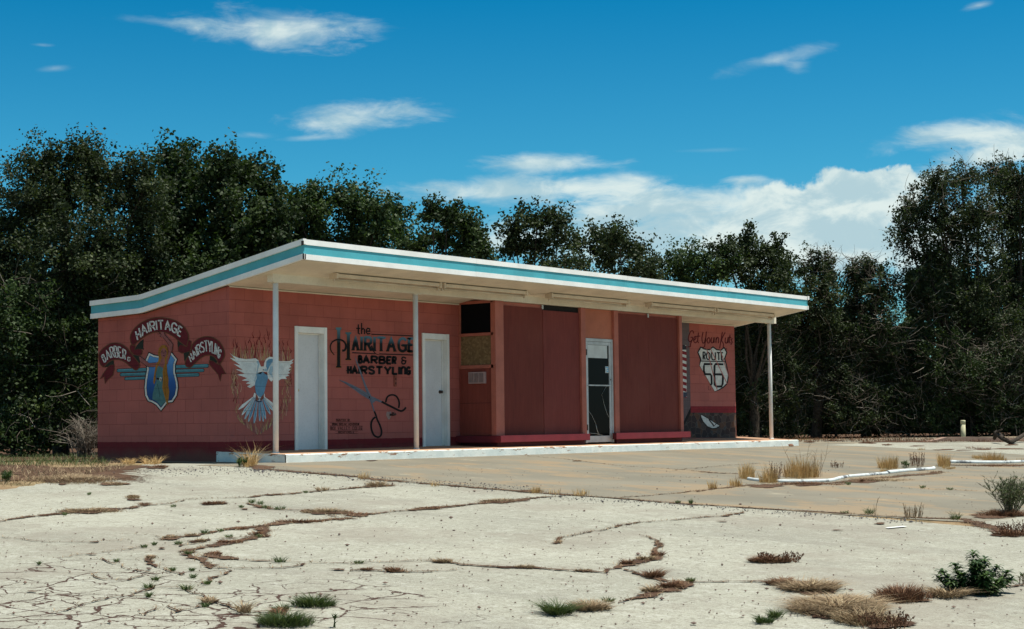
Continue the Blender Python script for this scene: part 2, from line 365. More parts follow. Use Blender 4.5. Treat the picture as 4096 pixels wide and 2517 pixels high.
def conc_fn(n, b, o):
    p = obc(n); m2 = n.new('ShaderNodeMapping'); m2.inputs['Rotation'].default_value = (0, 0, -.67); m2.inputs['Scale'].default_value = (1., .55, 1); n.l.new(p, m2.inputs[0]); q = m2.outputs[0]
    c = n.mix(n.sstep(n.noise(q, .6, 6, .65), .35, .65), (.162, .150, .116), (.205, .186, .142))
    c = n.mix(n.math('MULTIPLY', n.sstep(n.noise(q, 1.1, 8, .72, w=2.), .50, .58), .75), c, (.255, .188, .115))
    c = n.mix(n.math('MULTIPLY', n.sstep(n.noise(q, 1.9, 9, .75, w=5.), .60, .64), .7), c, (.33, .30, .22))
    c = n.mix(n.math('MULTIPLY', n.sstep(n.noise(p, 45, 3, .7), .56, .72), .45), c, (.20, .135, .09))
    c = n.mix(n.math('MULTIPLY', n.sstep(n.noise(p, 3.4, 8, .8, w=9.), .66, .70), .6), c, (.19, .13, .10))
    vp = n.vor(p, 3.); sp_ = n.new('ShaderNodeSeparateColor'); n.l.new(vp.outputs['Color'], sp_.inputs[0])
    c = n.mix(n.math('MULTIPLY', n.math('MULTIPLY', n.sstep(vp.outputs['Distance'], .06, .035), n.sstep(sp_.outputs[0], .55, .6)), .85), c, (.085, .06, .045))
    c = n.mix(n.math('MULTIPLY', n.sstep(n.noise(p, .28, 6, .7, w=7.), .50, .64), .35), c, (.15, .135, .105))
    n.l.new(c, b.inputs['Base Color']); bump(n, b, n.noise(p, 40, 5, .7), .4, .006)
m_conc = mat('old_concrete', conc_fn, rough=.9, spec=.2)
def dirt_fn(n, b, o):
    p = obc(n); c = n.mix(n.sstep(n.noise(p, 2.5, 8, .7), .35, .65), (.055, .030, .020), (.11, .065, .042))
    c = n.mix(n.math('MULTIPLY', n.sstep(n.noise(p, 30, 5, .75), .52, .7), .6), c, (.22, .155, .095)); n.l.new(c, b.inputs['Base Color']); bump(n, b, n.noise(p, 25, 6, .75), .8, .02)
m_dirt = mat('dirt', dirt_fn, rough=.95, spec=.1)
def field_fn(n, b, o):
    p = obc(n); c = n.mix(n.sstep(n.noise(p, .7, 8, .7), .4, .62), (.24, .165, .095), (.31, .235, .13))
    c = n.mix(n.math('MULTIPLY', n.sstep(n.noise(p, 1.6, 7, .7, w=3.), .5, .6), .7), c, (.10, .085, .04))
    c = n.mix(n.math('MULTIPLY', n.sstep(n.noise(p, 25, 5, .75), .52, .7), .5), c, (.13, .08, .05)); n.l.new(c, b.inputs['Base Color']); bump(n, b, n.noise(p, 20, 6, .75), .8, .03)
m_field = mat('dry_field', field_fn, rough=.95, spec=.1)
def attr_mat(name, stops, rough=.55, spec=.4, transl=.25, tc=(1.1, 1.25, .6)):
    def fn(n, b, o):
        a = n.new('ShaderNodeAttribute'); a.attribute_name = 'tone'
        c = n.ramp(a.outputs['Fac'], stops); n.l.new(c, b.inputs['Base Color'])
        if transl:
            t = n.new('ShaderNodeBsdfTranslucent'); n.l.new(n.mix(1., c, tc, 'MULTIPLY'), t.inputs[0])
            mx = n.new('ShaderNodeMixShader'); mx.inputs[0].default_value = transl; n.l.new(b.outputs[0], mx.inputs[1]); n.l.new(t.outputs[0], mx.inputs[2]); n.l.new(mx.outputs[0], o.inputs[0])
    return mat(name, fn, rough=rough, spec=spec)
m_leafA = attr_mat('leaves', [(0, (.011, .021, .006)), (.5, (.023, .041, .011)), (.85, (.046, .072, .020)), (1, (.10, .135, .045))], .62, .22)
m_leafB = attr_mat('leaves_fine', [(0, (.012, .020, .007)), (.5, (.028, .042, .014)), (.85, (.054, .073, .028)), (1, (.12, .14, .065))], .62, .22)
m_leafC = attr_mat('leaves_bright', [(0, (.018, .034, .010)), (.5, (.036, .062, .018)), (1, (.08, .125, .04))], .6, .25)
m_leafD = attr_mat('leaves_plant', [(0, (.018, .036, .012)), (.5, (.040, .078, .020)), (1, (.09, .15, .04))], .5, .35)
m_straw = attr_mat('straw', [(0, (.22, .115, .045)), (.5, (.50, .33, .145)), (1, (.74, .57, .30))], .8, .2, .2, (1.1, 1., .8))
m_brown = attr_mat('dead_brown', [(0, (.075, .035, .022)), (.5, (.15, .075, .042)), (1, (.28, .17, .09))], .85, .2, .1, (1, 1, 1))
m_hay = attr_mat('hay', [(0, (.14, .09, .05)), (.5, (.28, .20, .12)), (1, (.46, .37, .23))], .85, .2, .1, (1, 1, 1))
m_green = attr_mat('grass_green', [(0, (.025, .045, .012)), (.6, (.055, .085, .025)), (1, (.16, .17, .07))], .6, .3, .2)
m_twig = attr_mat('twig', [(0, (.05, .038, .028)), (.6, (.13, .105, .082)), (1, (.34, .30, .25))], .8, .2, 0)
def bark_fn(n, b, o):
    p = obc(n); c = n.mix(n.sstep(n.noise(p, 14, 6, .7), .35, .65), (.025, .019, .015), (.075, .06, .048)); n.l.new(c, b.inputs['Base Color']); bump(n, b, n.noise(p, 20, 6, .7), .8, .02)
m_bark = mat('bark', bark_fn, rough=.95, spec=.1)
_flat = {}
def flat(r, g, b_):
    key = (r, g, b_)
    if key not in _flat:
        def fn(n, b, o):
            p = obc(n); c = n.mix(n.sstep(n.noise(p, 9, 6, .7), .35, .7), (r*.82, g*.82, b_*.82), (r*1.06, g*1.06, b_*1.06))
            c = n.mix(n.math('MULTIPLY', n.sstep(n.noise(p, 90, 3, .7), .56, .75), .4), c, (r*.5, g*.45, b_*.45))
            sz = n.new('ShaderNodeSeparateXYZ'); n.l.new(p, sz.inputs[0]); fr = n.math('FRACT', n.math('DIVIDE', n.math('SUBTRACT', sz.outputs[2], .0338), .2032)); jt = n.sstep(n.math('ABSOLUTE', n.math('SUBTRACT', fr, .5)), .470, .492)
            c = n.mix(n.math('MULTIPLY', jt, .5), c, (r*.35, g*.3, b_*.3)); c = n.mix(n.math('MULTIPLY', n.sstep(n.noise(p, 22, 9, .8), .62, .66), .55), c, (.24, .085, .07))
            n.l.new(c, b.inputs['Base Color']); bump(n, b, n.math('SUBTRACT', n.noise(p, 55, 5, .7), jt), .5, .006)
        _flat[key] = mat('wall_paint', fn, rough=.75, spec=.2)
    return _flat[key]
def zgrad(stops):
    def fn(n, b, o):
        s_ = n.new('ShaderNodeSeparateXYZ'); n.l.new(obc(n), s_.inputs[0]); z0, z1 = stops[0][0], stops[-1][0]
        f = n.math('DIVIDE', n.math('SUBTRACT', s_.outputs[2], z0), z1-z0); n.l.new(n.ramp(f, [((z-z0)/(z1-z0), c) for z, c in stops]), b.inputs['Base Color'])
    return mat('graded_paint', fn, rough=.75, spec=.2)

# ------------------------------------------------------------------ ground sheets
def sheet(name, poly, off, m, kind='structure', cuts=True):
    bm = bmesh.new(); vs = [bm.verts.new((x, y, 0)) for x, y in poly]
    tri = tessellate_polygon([[Vector((x, y, 0)) for x, y in poly]])
    for t in tri:
        try: bm.faces.new([vs[i] for i in t])
        except ValueError: pass
    ys = [-64., -44., -24.]+[y*1. for y in range(-23, -3)]+[-2.8, -2.4, -2., -1.6, -1.2]
    xs_ = [0., 17.]
    lo = (min(x for x, y in poly), min(y for x, y in poly)); hi = (max(x for x, y in poly), max(y for x, y in poly))
    if cuts:
        for y in ys:
            if lo[1] < y < hi[1]: bmesh.ops.bisect_plane(bm, geom=bm.verts[:]+bm.edges[:]+bm.faces[:], plane_co=(0, y, 0), plane_no=(0, 1, 0))
        for x in xs_:
            if lo[0] < x < hi[0]: bmesh.ops.bisect_plane(bm, geom=bm.verts[:]+bm.edges[:]+bm.faces[:], plane_co=(x, 0, 0), plane_no=(1, 0, 0))
    for v in bm.verts: v.co.z = gz(v.co.x, v.co.y)+off
    for f in bm.faces:
        f.normal_update()
        if f.normal.z < 0: f.normal_flip()
    me = bpy.data.meshes.new(name); bm.to_mesh(me); bm.free(); me.materials.append(m)
    return tag(link(name, me), kind=kind)
def rough_edge(pts, amp=.06, step=.25, seed=1):
    R = random.Random(seed); out = []
    for (a, b) in zip(pts[:-1], pts[1:]):
        L = math.hypot(b[0]-a[0], b[1]-a[1]); n = max(1, int(L/step))
        for i in range(n):
            t = i/n; out.append((a[0]+(b[0]-a[0])*t+R.uniform(-amp, amp), a[1]+(b[1]-a[1])*t+R.uniform(-amp, amp)))
    out.append(pts[-1]); return out
def G2(px, py): P = onG(px, py); return (float(P[0]), float(P[1]))
C5 = lambda x, y: (x/1.758, 1750+y/1.758)
C6 = lambda x, y: (1400+x/1.758, 1750+y/1.758)
C7 = lambda x, y: (2700+x/1.7443, 1650+y/1.7443)
sheet('ground', [(-500, -400), (700, -400), (700, 700), (-500, 700)], 0, m_field)
# asphalt lot: everything in front and to the left, its ragged end at the dirt on the left
lot = [(-40, -60), (60, -60), (60, -13.9)] + [(-1.2, -13.9), (-1.2, -1.7)] + [(-.2, -1.1), (-.15, .1)]
edge_left = [G2(*C5(960, 205)), G2(*C5(700, 262)), G2(*C5(480, 300)), G2(*C5(230, 340)), G2(*C5(0, 368))]
lot2 = lot + rough_edge([(-.3, .35), (-1.3, .6)]+edge_left+[(-9.5, -2.2), (-40, 4)], .05, .2, 3)
sheet('asphalt_lot', lot2, .004, m_asph)
apron = rough_edge([(-1.55, -1.0), (-1.62, -2.4), (-1.7, -4), (-1.7, -6), (-1.6, -8.3), (-1.35, -10), (-1.15, -11.5), (-.75, -13.0), (3.0, -13.3)], .03, .18, 5)+[(40, -13.4), (40, 2.2), (24, 3.4), (17.5, 4.5), (16.9, .5), (-.02, .5), (-.02, -.2)]
sheet('concrete_apron', apron, .008, m_conc)
sheet('footing_strip', rough_edge([(-.02, -.2), (-.5, -.25), (-.45, 1.5), (-.4, 4.2)], .04, .2, 8)+[(-.02, 4.2)], .012, m_conc)
# pale gravelly paving beyond the apron on the right
far = rough_edge([G2(*C7(1000, 232)), G2(*C7(1330, 240)), G2(*C7(1700, 262)), G2(*C7(2100, 280)), G2(*C7(2435, 300)), G2(*C7(2900, 320)), G2(*C7(2900, 196)), G2(*C7(2435, 205)), G2(*C7(1900, 215)), G2(*C7(1500, 210)), G2(*C7(1240, 222)), G2(*C7(1000, 232))], .12, .5, 9)
sheet('gravel_drive', far, .012, m_asph)
# second asphalt patch past the seam, bottom right
sheet('asphalt_patch', rough_edge([G2(*C7(2150, 768)), G2(*C7(2300, 752)), G2(*C7(2500, 728)), G2(*C7(2500, 830)), G2(*C7(2330, 828)), G2(*C7(2190, 800)), G2(*C7(2150, 768))], .03, .12, 4), .012, m_asph)
# dirt: traced blobs and cracks, one thin sheet
CV, CFc, CE = [], [], []
def cvert(x, y, e, off): CV.append((x, y, gz(x, y)+off)); CE.append(e); return len(CV)-1
def ctri(a, b, c):
    A_, B_, C_ = CV[a], CV[b], CV[c]
    if (B_[0]-A_[0])*(C_[1]-A_[1])-(B_[1]-A_[1])*(C_[0]-A_[0]) < 0: b, c = c, b
    CFc.append((a, b, c))
def axes(cx, cy, rx, ry):
    c = onG(cx, cy); a = (onG(cx+rx, cy)-onG(cx-rx, cy))/2; b = (onG(cx, cy-ry)-onG(cx, cy+ry))/2
    return c, a, b
def blob(q, rx, ry, seed=0, n=28, off=.016):
    c, a, b = axes(q[0], q[1], rx, ry); R = random.Random(seed+int(q[0]*7+q[1])); ph = [R.uniform(0, 6.28) for _ in range(4)]
    pts = []
    for i in range(n):
        t = 2*math.pi*i/n; r_ = .82+.16*math.sin(2*t+ph[0])+.12*math.sin(3*t+ph[1])+.09*math.sin(5*t+ph[2])+R.uniform(-.1, .1)
        pts.append((c[0]+r_*(a[0]*math.cos(t)+b[0]*math.sin(t)), c[1]+r_*(a[1]*math.cos(t)+b[1]*math.sin(t))))
    o_ = cvert(c[0], c[1], 1.6, off); mid_ = [cvert(c[0]+(x-c[0])*.7, c[1]+(y-c[1])*.7, 1., off) for x, y in pts]; rim = [cvert(c[0]+(x-c[0])*1.3, c[1]+(y-c[1])*1.3, 0., off-.002) for x, y in pts]
    for i in range(n):
        k2 = (i+1) % n; ctri(o_, mid_[i], mid_[k2]); ctri(mid_[i], rim[i], rim[k2]); ctri(mid_[i], rim[k2], mid_[k2])
SEAMS = []
def crack(pts, w=.02, cf=None, wob=.035, seed=0, rec=True, off=.0135):
    """pts in picture units -> ribbon on the ground, w = half-width in metres (number or per point)"""
    R = random.Random(seed+int(pts[0][0])); P = [np.array(G2(*p)) for p in pts]
    ws = w if hasattr(w, '__len__') else [w]*len(P)
    fine = []
    for i in range(len(P)-1):
        L = np.linalg.norm(P[i+1]-P[i]); n = max(2, int(L/.07))
        nrm = np.array([-(P[i+1]-P[i])[1], (P[i+1]-P[i])[0]])/(L+1e-9)
        for j in range(n):
            t = j/n; fine.append((P[i]*(1-t)+P[i+1]*t, ws[i]*(1-t)+ws[i+1]*t, nrm))
    fine.append((P[-1], ws[-1], nrm)); o = 0.
    L_, R_ = [], []
    for p, w_, nn in fine:
        o = o*.75+R.uniform(-wob, wob)*.7; ww = w_*(.62 if w_ < .026 else .8)*R.uniform(.25, 1.5)
        q = p+nn*o; L_.append(q+nn*ww); R_.append(q-nn*ww*R.uniform(.6, 1.3))
        if rec: SEAMS.append((q, w_))
    pr = None
    for i in range(len(L_)):
        m_ = (L_[i]+R_[i])/2; l_ = m_+(L_[i]-m_)*1.9; r_ = m_+(R_[i]-m_)*1.9
        cur = (cvert(l_[0], l_[1], 0., off), cvert(m_[0], m_[1], 1., off), cvert(r_[0], r_[1], 0., off))
        if pr:
            for u in (0, 1): ctri(pr[u], pr[u+1], cur[u+1]); ctri(pr[u], cur[u+1], cur[u])
        pr = cur
P5 = lambda *a: [C5(x, y) for x, y in a]; P6 = lambda *a: [C6(x, y) for x, y in a]; P7 = lambda *a: [C7(x, y) for x, y in a]
# long cracks, traced
crack(P5((0, 600), (140, 572), (345, 552), (540, 535), (760, 515), (905, 505), (1000, 490), (1150, 480), (1350, 440), (1600, 430), (1740, 428), (1850, 412), (2040, 400), (2240, 385), (2461, 362)), [.02, .03, .05, .16, .2, .05, .03, .02, .015, .015, .03, .08, .05, .03, .05])
crack(P6((0, 362), (200, 350), (330, 340)), [.08, .12, .04])
crack(P5((1140, 728), (1270, 705), (1400, 692), (1560, 665), (1680, 645), (1860, 628), (1980, 612), (2230, 595), (2461, 572)), [.05, .03, .05, .03, .07, .05, .10, .12, .12])
crack(P6((0, 560), (110, 548), (330, 530), (480, 512), (640, 498), (860, 478), (1000, 462), (1190, 445), (1330, 428), (1480, 420)), [.16, .08, .02, .08, .10, .03, .16, .15, .04, .03])
crack(P5((1310, 835), (1330, 805), (1480, 780), (1560, 765), (1720, 735), (1850, 690), (1860, 650), (1870, 630)), [.06, .05, .05, .09, .06, .06, .08, .04])
crack(P5((1350, 745), (1500, 725), (1700, 712), (1900, 702)), [.06, .02, .02, .05])
crack(P5((1310, 835), (1400, 865), (1410, 890), (1450, 905), (1430, 930)), [.05, .05, .04, .06, .02])
crack(P5((1430, 825), (1530, 855), (1680, 868), (1900, 880), (2100, 888), (2461, 892)), [.06, .09, .03, .03, .02, .02])
crack(P6((0, 895), (240, 885), (480, 875), (640, 885), (800, 902), (950, 915), (1100, 925), (1300, 928), (1480, 940), (1680, 952), (1810, 962), (1840, 940), (1900, 925), (1960, 895), (2120, 865), (2170, 835), (2150, 800), (2170, 765), (2130, 720), (2060, 695)), [.02, .02, .02, .07, .03, .03, .05, .05, .03, .05, .02, .03, .06, .07, .07, .07, .02, .04, .02, .01])
crack(P6((0, 942), (150, 945), (330, 952), (560, 955), (740, 950), (820, 940)), [.03, .04, .06, .03, .02, .01])
crack(P5((1500, 922), (1700, 930), (1830, 928), (2000, 925), (2100, 908), (2150, 895)), .018)
crack(P5((1430, 1040), (1560, 975), (1650, 945)), .02)
crack(P6((1930, 935), (2040, 975), (2130, 1000), (2260, 1025), (2380, 1030), (2461, 1030)), [.02, .04, .05, .04, .02, .01])
crack(P6((1870, 1170), (1960, 1150), (2070, 1120), (2140, 1090), (2250, 1060), (2350, 1040)), [.02, .03, .06, .08, .08, .06])
crack(P7((0, 1195), (180, 1195), (400, 1188), (640, 1195), (800, 1215), (950, 1270)), [.06, .02, .02, .04, .14, .1])
crack(P6((1440, 755), (1500, 715), (1600, 685), (1780, 658), (1900, 630), (2060, 602), (2180, 595), (2380, 575), (2461, 572)), [.03, .03, .018, .018, .03, .03, .01, .012, .012])
crack(P7((0, 760), (120, 745), (330, 732), (500, 700)), [.012, .015, .04, .02])
crack(P5((1040, 860), (1060, 890), (1130, 920), (1200, 945), (1280, 975)), [.05, .03, .02, .02, .015])
crack(P5((630, 970), (740, 1010), (870, 1010), (1000, 980)), .013); crack(P5((740, 860), (880, 905), (900, 930), (1080, 975)), .013)
crack(P5((0, 710), (200, 730), (350, 745), (640, 745), (900, 735)), .01); crack(P5((870, 690), (1080, 698), (1150, 720)), .008)
crack(P5((950, 1105), (1100, 1060), (1300, 1070), (1430, 1120), (1480, 1160), (1560, 1190), (1720, 1240), (1930, 1240)), .018)
crack(P5((1000, 1260), (1160, 1200), (1250, 1245), (1450, 1190)), .015); crack(P5((380, 1250), (560, 1200), (700, 1160), (830, 1130), (1100, 1130)), .014)
crack(P5((1280, 775), (1330, 760), (1440, 745)), .02)
crack(P5((1050, 770), (870, 800), (640, 830), (400, 860)), .008); crack(P5((1750, 470), (1880, 510), (2100, 520), (2380, 565)), [.03, .05, .02, .02])
crack(P7((2230, 1225), (2435, 1212)), .03)
# seam between asphalt and concrete, full of dirt
crack([(1065, 1880), (1160, 1888), (1300, 1900), (1440, 1912)]+P6((150, 300), (320, 312), (620, 338), (850, 356), (1100, 375), (1300, 392), (1560, 412), (1850, 432), (2200, 462), (2461, 482))+P7((200, 652), (600, 678), (1000, 700), (1400, 728), (1750, 745), (2000, 750), (2150, 790), (2300, 838)), [.10, .14, .12, .10, .10, .10, .08, .08, .08, .10, .08, .05, .06, .05, .04, .05, .05, .05, .06, .10, .12, .14], wob=.02)
# joints in the concrete
crack(P6((1900, 430), (2080, 418), (2250, 402), (2461, 378))+P7((150, 560), (250, 545), (430, 520), (560, 512), (800, 505), (1080, 500)), [.02, .02, .02, .03, .02, .04, .06, .12, .10, .06])
crack(P6((1200, 135), (1500, 155), (1700, 180), (1900, 205), (2200, 222), (2461, 245)), .014); crack(P6((2050, 275), (2461, 290)), .01)
crack(P7((180, 418), (300, 428), (440, 432)), [.1, .08, .05]); crack(P7((1080, 500), (1200, 490), (1330, 468), (1500, 455), (1800, 430), (1850, 415)), [.06, .1, .1, .1, .12, .1])
crack(P7((1430, 525), (1700, 540), (2100, 552)), .012); crack(P7((0, 410), (300, 380), (600, 360)), .010)
crack(P7((1900, 372), (2200, 375), (2435, 372), (2700, 370)), [.12, .2, .2, .2])
# dirt patches
for (x, y, rx, ry) in [(800, 333, 110, 13), (935, 420, 60, 6), (940, 445, 55, 7), (625, 525, 240, 18), (1020, 480, 45, 8), (1500, 472, 100, 10), (1720, 512, 35, 4), (1195, 700, 40, 6), (1205, 722, 70, 9), (1340, 700, 50, 8), (1400, 738, 50, 7), (1500, 832, 60, 12), (1060, 850, 40, 10), (670, 745, 35, 5), (1140, 790, 30, 5), (645, 832, 40, 4), (1475, 1172, 60, 12), (1950, 1255, 70, 14), (1110, 215, 80, 12), (440, 335, 40, 5), (2380, 940, 60, 6), (225, 1096, 35, 5), (2300, 535, 190, 15), (2150, 523, 50, 8), (1840, 495, 60, 8)]: blob(C5(x, y), rx/1.758, ry/1.758, 1)
for (x, y, rx, ry) in [(560, 508, 110, 7), (1040, 458, 140, 10), (200, 345, 100, 10), (60, 552, 80, 12), (330, 950, 75, 9), (650, 882, 75, 9), (1240, 925, 80, 7), (1640, 948, 80, 7), (2120, 1090, 70, 12), (2250, 1062, 110, 13), (1950, 897, 60, 9), (2080, 866, 75, 9), (2160, 838, 45, 9), (2130, 985, 80, 16), (1270, 384, 110, 8), (1600, 170, 32, 4), (150, 168, 50, 3), (1465, 745, 28, 6), (2160, 762, 35, 6)]: blob(C6(x, y), rx/1.758, ry/1.758, 2)
for (x, y, rx, ry) in [(665, 1046, 150, 16), (2340, 860, 130, 18), (1130, 830, 40, 4), (1430, 783, 50, 6), (330, 769, 40, 3), (870, 1205, 180, 16), (60, 1220, 90, 22), (1130, 1385, 320, 60), (1000, 1260, 130, 24), (1600, 1310, 210, 22), (930, 508, 120, 12), (650, 520, 120, 14), (1300, 485, 170, 14), (2250, 728, 200, 22), (1500, 1490, 220, 30), (1340, 216, 60, 8), (1110, 200, 60, 4), (940, 210, 45, 4), (1480, 230, 45, 3), (1690, 238, 60, 4), (1880, 264, 80, 5), (2010, 268, 60, 4), (2330, 258, 130, 6), (2350, 230, 60, 5), (2100, 190, 330, 12), (1600, 205, 300, 7), (2150, 262, 80, 5)]: blob(C7(x, y), rx/1.744, ry/1.744, 3)
blob((1045, 1872), 60, 9, 5); blob((240, 1905), 300, 22, 7, 40, .014); blob((90, 1880), 430, 26, 8, 48, .010); blob((500, 1872), 120, 9, 8, 30, .012)
CRACKDONE = True
def crk_fn(n, b, o):
    dirt_fn(n, b, o); a = n.new('ShaderNodeAttribute'); a.attribute_name = 'tone'; p = obc(n)
    f = n.math('ADD', n.math('MULTIPLY', n.math('SUBTRACT', n.noise(p, 26, 6, .75), .5), 2.0), a.outputs['Fac'])
    t = n.new('ShaderNodeBsdfTransparent'); mx = n.new('ShaderNodeMixShader'); n.l.new(n.sstep(f, .38, .55), mx.inputs[0]); n.l.new(t.outputs[0], mx.inputs[1]); n.l.new(b.outputs[0], mx.inputs[2]); n.l.new(mx.outputs[0], o.inputs[0])
def crk_build():
    me = bpy.data.meshes.new('dirt_cracks'); me.from_pydata(CV, [], CFc); me.materials.append(mat('crack_dirt', crk_fn, rough=.95, spec=.1))
    at = me.attributes.new('tone', 'FLOAT', 'POINT'); at.data.foreach_set('value', np.asarray(CE, np.float32)); tag(link('dirt_cracks', me), kind='structure')
crk_build()
# leaf litter under the trees
a_, b_ = G2(2700, 1757), G2(4400, 1750)
sheet('forest_floor', rough_edge([a_, b_], .3, .8, 6)+[(b_[0]+70, b_[1]+50), (a_[0]+70, a_[1]+60)], .016, m_dirt)
sheet('forest_floor', rough_edge([(-22, 8.5), (-6, 4.4), (-.5, 4.6), (17, 6.5)], .25, .6, 7)+[(40, 60), (-22, 60)], .018, m_dirt)
# crumbs and pebbles: gravel nobody could count
def pebbles(name, spots, m, seed):
    R = np.random.RandomState(seed); V = []; F = []
    base = np.array([(1, 0, 0), (-1, 0, 0), (0, 1, 0), (0, -1, 0), (0, 0, .8), (0, 0, -.8)], float)
    fc = [(0, 2, 4), (2, 1, 4), (1, 3, 4), (3, 0, 4), (2, 0, 5), (1, 2, 5), (3, 1, 5), (0, 3, 5)]
    for (x, y, s) in spots:
        b = len(V); z = gz(x, y)+.012; a = R.uniform(0, 6.28); c_, s_ = math.cos(a), math.sin(a); sc = R.uniform(.6, 1.3, 3)*s
        for q in base:
            q = q*R.uniform(.8, 1.2); X_, Y_ = q[0]*sc[0], q[1]*sc[1]; V.append((x+X_*c_-Y_*s_, y+X_*s_+Y_*c_, z+q[2]*sc[2]*.7+s*.25))
        F += [tuple(b+i for i in f) for f in fc]
    me = bpy.data.meshes.new(name); me.from_pydata(V, [], F); me.materials.append(m); return link(name, me)
sp = []
for _ in range(1500):
    px, py = RS.uniform(-50, 4150), 1870+650*RS.uniform(0, 1)**1.2; x, y = G2(px, py); sp.append((x, y, RS.uniform(.004, .011)*(1+(RS.rand() < .06)*1.2)))
m_peb = worn((.14, .09, .07), .4, 8, 60); m_tar = worn((.07, .065, .07), .4, 8, 60)
tag(pebbles('loose_pebbles', sp, m_peb, 1), 'tiny brown pebbles scattered over the pale asphalt', 'pebbles', kind='stuff')
sp = []
for _ in range(1500):
    t = RS.rand()**1.3; px = 960+t*1200; py = 1873+t*80+abs(RS.normal(0, 14))
    if RS.rand() < .35: px = RS.uniform(560, 1100); py = 1885+RS.normal(0, 8)
    if RS.rand() < .3: px = RS.uniform(2200, 3700); py = 1985+(px-2200)*.068+abs(RS.normal(0, 8))
    x, y = G2(px, py); sp.append((x+RS.normal(0, .05), y+RS.normal(0, .05), RS.uniform(.003, .012)*(1+(RS.rand() < .05))))
tag(pebbles('tar_crumbs', sp, m_tar, 2), 'dark broken tar crumbs along the seam of the paving', 'gravel', kind='stuff')
# faded white paint dash on the asphalt
d = MB(); a, b_ = G2(*C7(1490, 818)), G2(*C7(1620, 806)); d.face([(a[0], a[1], gz(*a)+.016), (b_[0], b_[1], gz(*b_)+.016), (b_[0]+.05, b_[1]+.06, gz(*b_)+.017), (a[0]+.05, a[1]+.06, gz(*a)+.017)])
tag(d.build('painted_mark', worn((.72, .74, .72), .1), fixn=False), kind='structure')

# ------------------------------------------------------------------ the building
BLD = tag(empty('barbershop_building', (0, 0, 0)), 'low pink block barbershop with slanted flat roof, boarded windows and painted murals', 'building')
XL, XR, XI, XO = 0., 16.2, 5.83, 13.0     # wall ends, bump-out sides
WD = 3.45
def ftop(y): return 3.5136-.1624*(y+1.83) if y < 2.155 else 2.867-(y-2.155)*.022
HF = .3163
# side wall
mb = MB()
pts = [(0, 0, -.2), (0, WD, -.2), (0, WD, ftop(WD)-HF-.002), (0, 2.155, ftop(2.155)-HF-.002), (0, 0, ftop(0)-HF-.002)]
mb.face(pts, 0, [(p[1]*-1, p[2]) for p in pts]); mb.face([(.2, y, z) for _, y, z in pts][::-1], 0, [(0, 0)]*5)
mb.face([(0, WD, -.2), (.2, WD, -.2), (.2, WD, 2.5), (0, WD, 2.5)], 0, [(0, 0)]*4)
SIDE = mb.build('side_wall', m_block, BLD, fixn=False)
mb = MB(); mb.box(.2, XR, WD-.2, WD, -.2, 2.53); mb.build('rear_wall', m_sidep, BLD)
def wall_front(xs, zs, holes, y=0., dep=.2):
    mb = MB()
    for i in range(len(xs)-1):
        for j in range(len(zs)-1):
            x0, x1, z0, z1 = xs[i], xs[i+1], zs[j], zs[j+1]
            if (i, j) in holes:
                for q in ([(x0, y, z0), (x0, y+dep, z0), (x0, y+dep, z1), (x0, y, z1)], [(x1, y, z0), (x1, y, z1), (x1, y+dep, z1), (x1, y+dep, z0)], [(x0, y, z1), (x0, y+dep, z1), (x1, y+dep, z1), (x1, y, z1)]):
                    mb.face(q, 0, [(p[0], p[2]) for p in q])
                continue
            q = [(x0, y, z0), (x1, y, z0), (x1, y, z1), (x0, y, z1)]; mb.face(q, 0, [(p[0], p[2]) for p in q])
    return mb
DZ = (.163, 2.283); D1 = (1.48, 2.226); D2 = (4.76, 5.505)
FRONT = wall_front([0, D1[0], D1[1], D2[0], D2[1], XI+.1], [-.2, DZ[0], DZ[1], 2.885], [(1, 1), (3, 1)]).build('front_wall', m_block, BLD, fixn=False)
# right pier: lower band painted higher, stone painting below
def pier_mat():
    f = block_fn(PINK, (.17, .022, .028), zb=.0)
    return mat('painted_block_pier', f, rough=.75, spec=.25)
PIER = wall_front([XO, XR], [-.2, 2.885], []).build('end_wall', pier_mat(), BLD, fixn=False)
mb = MB(); mb.box(XR-.2, XR-.001, .003, WD-.2, -.2, 2.6); mb.build('gable_wall', m_sidep, BLD)
mb = MB(); mb.box(XI+.12, XO, .9, 1.0, .1, 2.9); mb.build('inner_wall', m_dark, BLD)
# roof slab, fascia, soffit
X0, X1 = -.06, 16.50; YF = -1.80; YB = 3.52
mb = MB()
prof = [(YF, ftop(YF)-.02), (2.155, ftop(2.155)-.02), (YB, ftop(YB)-.02), (YB, ftop(YB)-HF+.02), (2.155, ftop(2.155)-HF+.02), (YF, ftop(YF)-HF+.02)]
for i in range(6):
    a, b_ = prof[i], prof[(i+1) % 6]; mb.face([(X0, a[0], a[1]), (X1, a[0], a[1]), (X1, b_[0], b_[1]), (X0, b_[0], b_[1])], 0 if i < 3 else 1)
ROOF = mb.build('roof', [m_rooftop, m_soffit], BLD)
def fas_front(name, dz0, dz1, proud, m, parent):
    mb = MB(); zt = ftop(-1.83); cuts = [X0-.03, 4.15, 8.9, 12.85, X1+.03]
    for a, b_ in zip(cuts[:-1], cuts[1:]):
        jz = rnd.uniform(-.003, .003)
        mb.box(a+.002, b_-.002, -1.83-proud, -1.795, zt-dz1+jz, zt-dz0+jz)
    return mb.build(name, m, parent)
FF = fas_front('fascia_board', .078, .24, 0., m_teal, ROOF)
fas_front('top_trim', 0, .086, .013, m_white, ROOF); fas_front('lower_trim', .230, HF, .004, m_white, ROOF)
